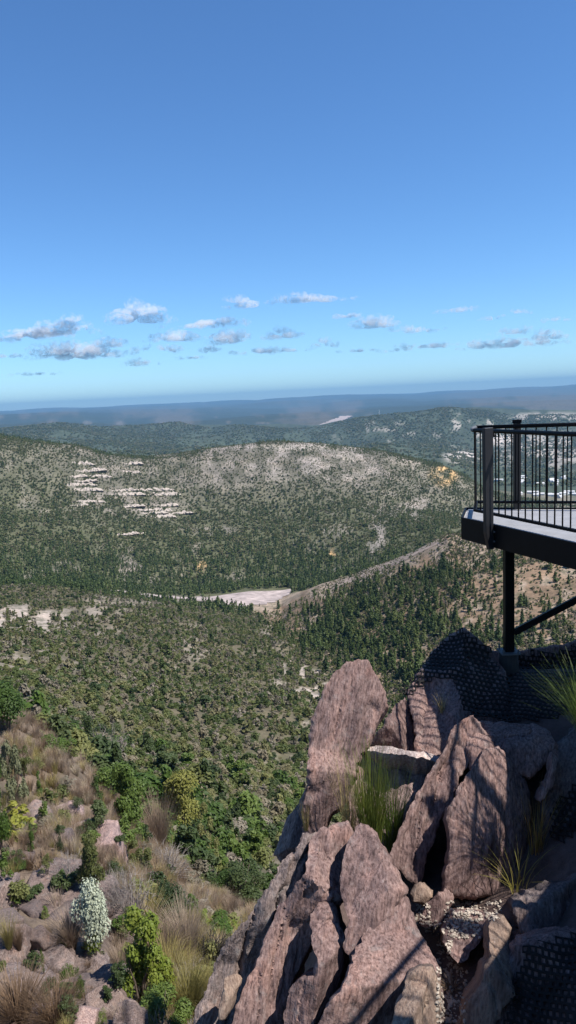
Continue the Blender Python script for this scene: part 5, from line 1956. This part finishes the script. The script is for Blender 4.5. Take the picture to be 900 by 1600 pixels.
# ---- the rest of the dry grass
tuss = []
for k in range(4):
    g = np.random.default_rng(700 + k)
    v, f = blades(g, 150, 1.1, 0.55, 0.020, 0.5, 3, 0.13, (0.7, 0.45, 0.3, 0.55)[k])
    tuss.append(v)
tuss_m = []
for mat_ in ('grass_tan', 'grass_straw', 'grass_rust'):
    for k in range(4):
        tuss_m.append(mesh_from('tussock', tuss[k], f, [M[mat_]]))


def edge_line(px):
    return np.interp(px, [-200, 0, 60, 110, 170, 240, 320, 450], [1010, 1112, 1140, 1172, 1232, 1312, 1392, 1450])


def rho_grass(px, py, r, bare):
    d = 14.0 * (0.12 + 1.0 * smooth(-0.2, 0.2, clump(px, py, 1.6, 31)))
    rocky = smooth(1350, 1420, py) * smooth(210, 170, px)
    d = d * (1 - 0.88 * rocky)
    d = np.where((px > 470) & (py > 0), 0.0, d)
    return d


P, px_, py_, r_, br_ = sample_land(9.5, 40.5, rho_grass)
kk = px_ < 470
P, px_, py_, r_ = P[kk], px_[kk], py_[kk], r_[kk]
hz_ = rng.uniform(0.28, 0.72, len(P)) * np.interp(r_, [9, 20, 40], [0.62, 0.95, 1.15])
ww_ = hz_ * rng.uniform(0.75, 1.2, len(P))
mt = rng.choice(3, len(P), p=[0.62, 0.16, 0.22])
mt = np.where((py_ > 1440) & (px_ > 210), rng.choice(3, len(P), p=[0.3, 0.6, 0.1]), mt)
idx = mt * 4 + rng.integers(0, 4, len(P))
order = np.argsort(-hz_ / r_)
inview = (px_ > -10) & (px_ < 460) & (py_ < 1620)
cand = [i for i in order if inview[i]][:700]
cand = np.array(cand)
vis = not_behind_outcrop(P[cand] + np.array([0, 0, 0.25]))
solo = cand[vis][:285]
is_solo = np.zeros(len(P), bool); is_solo[solo] = True
for i in solo:
    o = obj('grass_tussock', tuss_m[int(idx[i])], None, P[i])
    o.scale = (ww_[i], ww_[i], hz_[i])
    o.rotation_euler.z = rng.uniform(0, 6.28)
    lab = ('pinkish tan tuft in the dry grass of the rocky slope', 'straw yellow tuft in the dry grass of the rocky slope', 'rust brown tuft in the dry grass of the rocky slope')[int(mt[i])]
    tag(o, lab, 'grass tussock', ('tan tufts of the rocky slope', 'straw tufts of the rocky slope', 'rust tufts of the rocky slope')[int(mt[i])])
rest = ~is_solo
scatter('dry_grass', in_coll('src_grass', tuss_m), P[rest], np.stack([ww_[rest], ww_[rest], hz_[rest]], 1), rng.uniform(0, 6.28, int(rest.sum())), idx[rest], 'sea of pinkish tan dry grass over the upper slope', 'dry grass')
print('grass', len(P), len(solo))


# low green and grey growth between the tussocks and bushes of the lower slope
def rho_under(px, py, r, bare):
    d = 0.9 * smooth(-0.05, 0.3, clump(px, py, 1.3, 41))
    low = smooth(-40, 60, py - edge_line(px) - 40) * smooth(120, 240, px)
    return np.where(px > 440, np.where(r > 12, 0.5, 0), d * (0.9 + 2.4 * low))


P, px_, py_, r_, br_ = sample_land(10, 42, rho_under)
und = []
for k, (shp, mt_) in enumerate((('loose', 'leaf_grey'), ('loose', 'leaf_olive'), ('wide', 'leaf_green'), ('round', 'leaf_olive'), ('loose', 'leaf_lime'), ('wide', 'leaf_grey'))):
    und += make_kind('undergrowth', shp, mt_, 300, 0.085, 1, 1.7, 160 + k)
for k in range(2):
    g = np.random.default_rng(760 + k)
    v, f = twig_mesh(g, 26, 0.5, 1.0, 0.009, 5)
    und.append(mesh_from('undergrowth', v, f, [M['dead_wood']]))
s_ = rng.uniform(0.25, 0.95, len(P))
scatter('undergrowth', in_coll('src_under', und), P, np.stack([s_ * 1.2, s_ * 1.2, s_], 1), rng.uniform(0, 6.28, len(P)), rng.integers(0, len(und), len(P)), 'low grey and green undergrowth among the bushes of the near slope', 'undergrowth')
print('under', len(P))

# ------------------------------------------------------------------ rushes and rubble on the outcrop


def rush(px, pyb, depth, w, h, mat, label, seed, n, stiff=0.85, width=0.010, spread=0.5, base=0.16):
    p = at_depth(px, pyb, depth)
    q, _n, L = hit_near(px, pyb)
    if q is not None and abs(q[1] - depth) < 0.8:
        p = q
    L = np.linalg.norm(p - EYEP)
    return tussock(px, pyb, w, h, mat, label, seed, n, 0.5, stiff, 'rush_clump', 'rushes', base, width, (p, L), spread)


rush(580, 1312, 6.3, 95, 128, 'grass_green', 'tall upright green and orange rush clump growing between the fins', 801, 330, 0.93, 0.014, 0.42, 0.16)
rush(612, 1322, 6.2, 80, 110, 'grass_green', 'thinner green rush clump beside the tall orange tinged one, below the quartz ledge', 802, 170, 0.9, 0.014, 0.6, 0.16)
rush(546, 1300, 6.4, 60, 110, 'grass_straw', 'straw coloured rushes leaning at the foot of the tall fin', 803, 110, 0.9, 0.014, 0.55)
rush(922, 1160, 5.75, 110, 120, 'grass_green', 'big overhanging yellow green rush clump at the frame edge above the shaded rocks', 804, 420, 0.55, 0.011, 0.75, 0.12)
rush(838, 1330, 6.0, 60, 105, 'grass_green', 'thin sparse rushes arching out of the shade beside the big boulder', 805, 46, 0.55, 0.018, 0.8)
rush(808, 1392, 5.6, 80, 70, 'grass_green', 'few thin rush blades sprawling at the base of the big boulder', 806, 30, 0.3, 0.016, 0.9)
rush(478, 1296, 6.8, 24, 46, 'grass_straw', 'tiny yellowish rush tuft at the left foot of the tall fin', 807, 50, 0.7, 0.03, 0.5)
rush(706, 1545, 4.7, 34, 14, 'grass_rust', 'small dead rusty tuft lying on the pebbles', 808, 60, 0.1, 0.03, 0.8)
rush(690, 1112, 7.7, 26, 30, 'grass_straw', 'small dry tuft on top of the boulder cap beneath the netting', 809, 40, 0.6, 0.03, 0.6)


def pebbles(name, boxes, n, size, label):
    V, Fc, mi = [], [], []
    tmpl = boulder_mesh('pebble', 905, 'pebble', 1, 8, 0.02)
    tv = np.array([v.co[:] for v in tmpl.vertices])
    tf = [p.vertices[:] for p in tmpl.polygons]
    k = 0
    for (x0, y0, x1, y1, w) in boxes:
        for _ in range(int(n * w)):
            q, nn_, L = hit_near(random.uniform(x0, x1), random.uniform(y0, y1))
            if q is None or L > 9:
                continue
            r_ = size * random.uniform(0.45, 1.3)
            ro = np.array(Matrix.Rotation(random.uniform(0, 6.28), 3, 'Z') @ Matrix.Rotation(random.uniform(-0.7, 0.7), 3, 'X'))
            vv = (tv * np.array([1.2, 0.9, 0.6]) * r_) @ ro.T + q + np.array([0, 0, r_ * 0.25])
            o_ = len(V)
            V += list(vv)
            Fc += [tuple(i + o_ for i in f_) for f_ in tf]
    me = mesh_from(name, np.array(V), Fc, [M['pebble']], smoothed=False)
    return tag(obj(name, me), label, 'gravel', kind='stuff')


pebbles('pebble_gravel', [(694, 1408, 784, 1438, 1), (700, 1438, 750, 1466, .5), (648, 1412, 672, 1446, .3), (664, 1440, 700, 1460, .2)], 210, 0.016, 'white quartz pebbles caught on the rock shelf below the big boulder')
pebbles('pebble_gravel', [(682, 1470, 706, 1600, 1), (700, 1500, 730, 1600, .5)], 200, 0.015, 'white quartz pebbles running down the narrow gully at the bottom edge')

# ------------------------------------------------------------------ far things
k = 0
LEDGE = []
for (py, segs) in ((724, [(116, 140), (186, 212)]), (738, [(110, 150), (188, 214)]), (745, [(108, 128), (142, 166)]), (752, [(108, 140)]), (758, [(104, 122), (126, 146)]),
                   (766, [(110, 146), (180, 206), (214, 258)]), (774, [(176, 212), (218, 268)]), (786, [(114, 140), (146, 160)]), (791, [(116, 134), (178, 214), (240, 268)]),
                   (797, [(206, 232), (236, 260)]), (802, [(214, 248), (252, 288)]), (809, [(234, 262), (266, 274)]), (835, [(164, 206), (214, 224)])):
    for (x0, x1) in segs:
        wd = (x1 - x0) * random.uniform(1.5, 1.9)
        p, n, L = sight((x0 + x1) / 2, py + random.uniform(-1.5, 1.5))
        if p is None or L < 900:
            continue
        LW, LH = wd / FOC * L, random.uniform(4.5, 7.0) / FOC * L
        g = np.random.default_rng(1100 + k)
        bm = bmesh.new()
        bmesh.ops.create_grid(bm, x_segments=60, y_segments=12, size=1)
        V_ = np.array([v_.co[:] for v_ in bm.verts])
        u_, q_ = V_[:, 0], V_[:, 1]
        base_ = fbm(np.stack([u_ * LW / 9, q_ * 0.3, u_ * 0 + k], 1), 4, 5)
        blk_ = np.floor(fbm(np.stack([u_ * LW / 6, q_ * 1.2, u_ * 0 + k], 1), 3, 6) * 5) / 5
        top_ = np.clip(0.75 + 0.45 * base_ + 0.3 * blk_, 0.02, 1.0) * (1 - np.abs(u_) ** 6)
        X_ = u_ * LW / 2
        Z_ = (q_ * 0.5 + 0.5) ** 0.7 * top_ * LH - LH * 0.35
        Y_ = (q_ * 0.5 + 0.5) * LH * 0.55 + blk_ * 2.2 + base_ * 3.5 + 0.0
        for v_, c_ in zip(bm.verts, np.stack([X_, Y_, Z_], 1)):
            v_.co = c_
        ge_ = bmesh.ops.extrude_face_region(bm, geom=bm.faces[:])
        bmesh.ops.translate(bm, vec=(0, 6, -3), verts=[e_ for e_ in ge_['geom'] if isinstance(e_, bmesh.types.BMVert)])
        bmesh.ops.recalc_face_normals(bm, faces=bm.faces)
        me = bpy.data.meshes.new('rock_ledge')
        bm.to_mesh(me); bm.free()
        me.materials.append(M['white_rock'])
        o = obj('rock_ledge', me, None, p + np.array([0, -2.5, 0.5]))
        o.rotation_euler = (0, random.uniform(-0.06, 0.06), -az_el((x0 + x1) / 2, py)[0])
        tag(o, 'bleached white rock ledge, one of the broken terraces on the main hill', 'rock ledge', 'white ledges on the main hill', 'thing')
        k += 1
print('ledges', k)

# town houses in the valley seen through the railing
hv = []
for var, (w_, d_, h_, rf) in enumerate(((14, 9, 4, 3), (26, 12, 6, 2.5), (10, 9, 4, 3))):
    mb = MB()
    mb.box((0, 0, h_ / 2), (w_ / 2, 0, 0), (0, d_ / 2, 0), (0, 0, h_ / 2))
    wl = (mb.v, mb.f)
    rv = [(-w_ / 2 - .5, -d_ / 2 - .5, h_ + .05), (w_ / 2 + .5, -d_ / 2 - .5, h_ + .05), (w_ / 2 + .5, d_ / 2 + .5, h_ + .05), (-w_ / 2 - .5, d_ / 2 + .5, h_ + .05), (-w_ / 2 - .5, 0, h_ + rf), (w_ / 2 + .5, 0, h_ + rf)]
    rfc = [(0, 1, 5, 4), (2, 3, 4, 5), (0, 4, 3), (1, 2, 5), (3, 2, 1, 0)]
    hv.append(join('house', [wl, (rv, rfc)], [M['white_wall'], M['pale_roof']]))
for i in range(36):
    if i < 24:
        px, py = random.uniform(776, 886), random.gauss(751, 3.0)
    else:
        px, py = random.uniform(806, 898), random.gauss(774, 2.0)
    p, n, L = sight(px, py)
    if p is None or L < 1200:
        continue
    o = obj('house', hv[random.choice((0, 0, 1, 2))], None, p - np.array([0, 0, 0.4]))
    o.rotation_euler.z = random.uniform(-0.6, 0.6)
    tag(o, 'tiny white house of the valley town seen between the deck balusters', 'house', 'houses of the valley town', 'thing')

# masts on the wooded rise
for (px, py, hpx, lab) in ((593, 656, 16, 'thin pale mast standing on the far wooded plain, left of the blue hill'), (604, 692, 14, 'thin pale mast on the dark range just above the bare hill crest')):
    p, n, L = sight(px, py)
    if p is None:
        d_ = ray(px, py)
        p = EYEP + d_ * (7000 / d_[1]); L = 7000
    Hm = hpx / FOC * L
    t = empty('radio_mast', p)
    mb = MB(); mb.tube([(0, 0, -2), (0, 0, Hm)], [L * 0.00035, L * 0.0002], 5)
    obj('pole', mesh_from('pole', np.array(mb.v), mb.f, [M['mast']]), t)
    mb = MB()
    for a_ in (0, 2.1, 4.2):
        mb.tube([(Hm * .3 * math.cos(a_), Hm * .3 * math.sin(a_), 0), (0, 0, Hm * .9)], L * 0.00006, 3, False)
    obj('guy_wire', mesh_from('guy_wire', np.array(mb.v), mb.f, [M['mast']]), t)
    tag(t, lab, 'mast')

# ------------------------------------------------------------------ clouds: puffs of thin vapour high over the plain
cm = bpy.data.materials.new('cloud_vapour')
cm.use_nodes = True
cn = cm.node_tree
cn.nodes.clear()
c_o = cn.nodes.new('ShaderNodeOutputMaterial')
c_v = cn.nodes.new('ShaderNodeVolumePrincipled')
c_v.inputs['Color'].default_value = (0.995, 0.985, 0.99, 1)
c_v.inputs['Density'].default_value = 0.0017
c_v.inputs['Anisotropy'].default_value = -0.3
g_t = cn.nodes.new('ShaderNodeTexCoord')
g_m = cn.nodes.new('ShaderNodeVectorMath'); g_m.operation = 'SUBTRACT'; g_m.inputs[1].default_value = (0.5, 0.5, 0.36)
g_s = cn.nodes.new('ShaderNodeVectorMath'); g_s.operation = 'MULTIPLY'; g_s.inputs[1].default_value = (2.0, 2.0, 1.75)
g_l = cn.nodes.new('ShaderNodeVectorMath'); g_l.operation = 'LENGTH'
g_n = cn.nodes.new('ShaderNodeTexNoise'); g_n.inputs['Scale'].default_value = 0.0042; g_n.inputs['Detail'].default_value = 5; g_n.inputs['Roughness'].default_value = 0.6
cn.links.new(g_t.outputs['Generated'], g_m.inputs[0]); cn.links.new(g_m.outputs[0], g_s.inputs[0]); cn.links.new(g_s.outputs[0], g_l.inputs[0])
cn.links.new(g_t.outputs['Object'], g_n.inputs['Vector'])
g_a = cn.nodes.new('ShaderNodeMath'); g_a.operation = 'MULTIPLY_ADD'; g_a.inputs[1].default_value = 2.6; g_a.inputs[2].default_value = -0.45
cn.links.new(g_n.outputs[0], g_a.inputs[0])
g_b = cn.nodes.new('ShaderNodeMath'); g_b.operation = 'SUBTRACT'
cn.links.new(g_a.outputs[0], g_b.inputs[0]); cn.links.new(g_l.outputs['Value'], g_b.inputs[1])
g_c = cn.nodes.new('ShaderNodeMath'); g_c.operation = 'MULTIPLY'; g_c.inputs[1].default_value = 0.0036; g_c.use_clamp = True
cn.links.new(g_b.outputs[0], g_c.inputs[0])
cn.links.new(g_c.outputs[0], c_v.inputs['Density'])
cn.links.new(c_v.outputs[0], c_o.inputs['Volume'])
CLOUDS = [(72, 514, 120, 26, 'long pale cloud bank at the frame edge, upper of the low ones'), (110, 505, 46, 18, 'small rounded white puff on top of the long bank'), (219, 494, 76, 30, 'bright topped cloud standing alone over the dip in the hill'),
          (385, 475, 66, 18, 'flat pinkish cloud beside the highest bright one'), (490, 462, 108, 24, 'highest and longest bright cloud in the middle of the sky'), (540, 490, 38, 16, 'small grey pink puff under the highest cloud'),
          (325, 504, 110, 18, 'long thin greyish cloud under the flat pinkish one'), (358, 528, 66, 24, 'rounded white cloud in the lower bank over the bare hill'), (276, 524, 70, 22, 'double humped white cloud in the lower bank'),
          (120, 548, 130, 30, 'broad faint cloud of the lower bank near the frame edge'), (224, 564, 48, 18, 'small low white cloud above the horizon'), (8, 552, 40, 18, 'low white cloud cut by the frame edge'),
          (400, 546, 90, 16, 'faint thin low cloud over the bare hill crest'), (505, 537, 36, 16, 'small bright puff over the middle of the plain'), (440, 524, 66, 16, 'thin ragged cloud over the plain left of the small bright puff'),
          (590, 504, 70, 20, 'greyish wedge cloud with one bright tower'), (650, 513, 72, 18, 'flat based white cloud above the airstrip'), (670, 536, 74, 20, 'long bright low cloud, lowest over the blue hill'),
          (712, 482, 50, 16, 'lone pinkish grey cloud high over the deck'), (795, 515, 56, 18, 'rounded pinkish cloud over the deck railing'), (806, 489, 36, 10, 'thin grey wisp high above the deck'),
          (868, 500, 44, 8, 'thinnest grey wisp near the frame edge'), (820, 533, 110, 20, 'faint broad low cloud over the deck'), (60, 582, 70, 12, 'faintest lowest cloud near the horizon at the frame edge'), (300, 556, 60, 12, 'small faint cloud above the horizon left of the crest'),
          (30, 526, 80, 18, 'broad pale cloud at the frame edge just under the long bank'), (165, 536, 60, 16, 'pale cloud in the lower bank between the dip and the frame edge'), (250, 545, 90, 16, 'wide soft cloud linking the lower bank over the dip'), (340, 546, 50, 12, 'little soft cloud under the rounded white one'),
          (455, 545, 60, 12, 'soft flat cloud under the thin ragged one'), (560, 545, 60, 12, 'faint smear of cloud right of the small bright puff'), (620, 545, 44, 12, 'faint puff between the smear and the lowest bright cloud'), (745, 540, 60, 14, 'soft cloud trailing from the lowest bright one'), (765, 497, 26, 8, 'tiny grey wisp between the lone cloud and the thin wisp'), (860, 525, 60, 14, 'pale cloud at the frame edge above the faint broad one')]
for ci_, (px, py, w, h, lab) in enumerate(CLOUDS):
    a_, e_ = az_el(px, py + h * 0.5)
    Rc = 1500.0 / max(e_, 0.02)
    Rc = min(max(Rc, 40500), 60000)
    base = np.array([math.sin(a_) * Rc, math.cos(a_) * Rc, EYE + Rc * e_])
    W, H = 1.35 * w / FOC * Rc, 1.5 * h / FOC * Rc
    g = np.random.default_rng(2000 + ci_)
    bm = bmesh.new()
    nb_ = max(10, int(w / 4.2))
    for j in range(nb_):
        u_ = g.uniform(-0.5, 0.5)
        top = (1 - (2 * u_) ** 2) * (0.55 + 0.45 * math.sin(5 * u_ + ci_))
        rad = H * g.uniform(0.16, 0.34) * (0.55 + 0.6 * max(0, top))
        c = np.array([u_ * W, g.normal() * W * 0.08, rad * 0.7 + H * 0.55 * max(0, top) * g.uniform(0, 1) ** 1.3])
        mt_ = Matrix.Translation(tuple(c)) @ Matrix.Diagonal((rad * g.uniform(1.4, 2.4), rad * 1.5, rad * 0.85, 1))
        bmesh.ops.create_icosphere(bm, subdivisions=2, radius=1, matrix=mt_)
    me = bpy.data.meshes.new('cloud')
    bm.to_mesh(me); bm.free()
    V = np.array([v.co[:] for v in me.vertices])
    V = V + (H * 0.10) * np.stack([fbm(V / H * 3.0 + ci_, 3, 5), fbm(V / H * 3.0 + 9, 3, 6), fbm(V / H * 3.0 + 20, 3, 7)], 1)
    V[:, 2] = np.maximum(V[:, 2], 0.12 * H * fbm(np.stack([V[:, 0] / H * 2, V[:, 1] / H * 2, V[:, 0] * 0], 1), 2, 8) + 0.02 * H)
    me.vertices.foreach_set('co', V.astype(np.float32).ravel())
    me.update()
    me.materials.append(cm)
    o = obj('cloud', me, None, base)
    o.rotation_euler.z = -a_
    tag(o, lab, 'cloud', None, 'thing')

# ------------------------------------------------------------------ light, air, camera
world = bpy.data.worlds.new('World')
SC.world = world
world.use_nodes = True
wn = world.node_tree
bg = wn.nodes['Background']
sky = wn.nodes.new('ShaderNodeTexSky')
sky.sky_type = 'NISHITA'
sky.sun_disc = False
sky.sun_elevation = SUN_EL
sky.sun_rotation = PI / 2 - SUN_AZ
sky.altitude = 1500
sky.air_density = 1.0
sky.dust_density = 0.15
sky.ozone_density = 4.0
hsn = wn.nodes.new('ShaderNodeHueSaturation')
hsn.inputs['Saturation'].default_value = 1.06
tint = wn.nodes.new('ShaderNodeMix')
tint.data_type = 'RGBA'
tint.blend_type = 'MULTIPLY'
tint.inputs[0].default_value = 1.0
tint.inputs[7].default_value = (0.69, 0.905, 1.07, 1)
wn.links.new(sky.outputs[0], hsn.inputs['Color'])
wn.links.new(hsn.outputs[0], tint.inputs[6])
wn.links.new(tint.outputs[2], bg.inputs[0])
bg.inputs[1].default_value = 0.104
sl = bpy.data.lights.new('sun', 'SUN')
sl.energy = 4.9
sl.angle = R_(0.53)
sl.color = (1.0, 0.945, 0.865)
so = link(bpy.data.objects.new('sun', sl))
so.rotation_euler = Vector(SUN).to_track_quat('Z', 'Y').to_euler()
so['kind'] = 'structure'

hz = bpy.data.materials.new('haze_air')
hz.use_nodes = True
hn = hz.node_tree
hn.nodes.clear()
ho = hn.nodes.new('ShaderNodeOutputMaterial')
pv = hn.nodes.new('ShaderNodeVolumePrincipled')
pv.inputs['Color'].default_value = (0.20, 0.42, 0.68, 1)
pv.inputs['Density'].default_value = 5.0e-5
pv.inputs['Anisotropy'].default_value = 0.0
hn.links.new(pv.outputs[0], ho.inputs['Volume'])
HB = MB()
zlo, zhi = float(TZ.min()) - 1.0, max(float(TZ.max()), 4.0) + 3.0
HB.box((0, 0, (zlo + zhi) / 2), (36500, 0, 0), (0, 36500, 0), (0, 0, (zhi - zlo) / 2))
haze = HB.build('haze', hz)
tag(haze, 'thin blue haze lying over the valleys and far plain', 'haze', kind='stuff')

cam = bpy.data.cameras.new('camera')
cam.sensor_fit = 'VERTICAL'
cam.sensor_height = 36
cam.lens = 36 * FOC / 1600
cam.clip_start = 0.05
cam.clip_end = 200000
co = link(bpy.data.objects.new('camera', cam))
co.matrix_world = Matrix(((CR[0], CU[0], -_f[0], EYEP[0]), (CR[1], CU[1], -_f[1], EYEP[1]), (CR[2], CU[2], -_f[2], EYEP[2]), (0, 0, 0, 1)))
SC.camera = co
SC.render.engine = 'CYCLES'
SC.view_settings.view_transform = 'Standard'
SC.view_settings.look = 'None'
SC.view_settings.exposure = 0.66
SC.view_settings.gamma = 1.0
cy = SC.cycles
cy.max_bounces = 16
cy.diffuse_bounces = 2
cy.glossy_bounces = 1
cy.transmission_bounces = 2
cy.volume_bounces = 14
cy.transparent_max_bounces = 4
cy.use_denoising = True
cy.denoiser = 'OPENIMAGEDENOISE'
cy.sample_clamp_indirect = 4
cy.use_adaptive_sampling = False
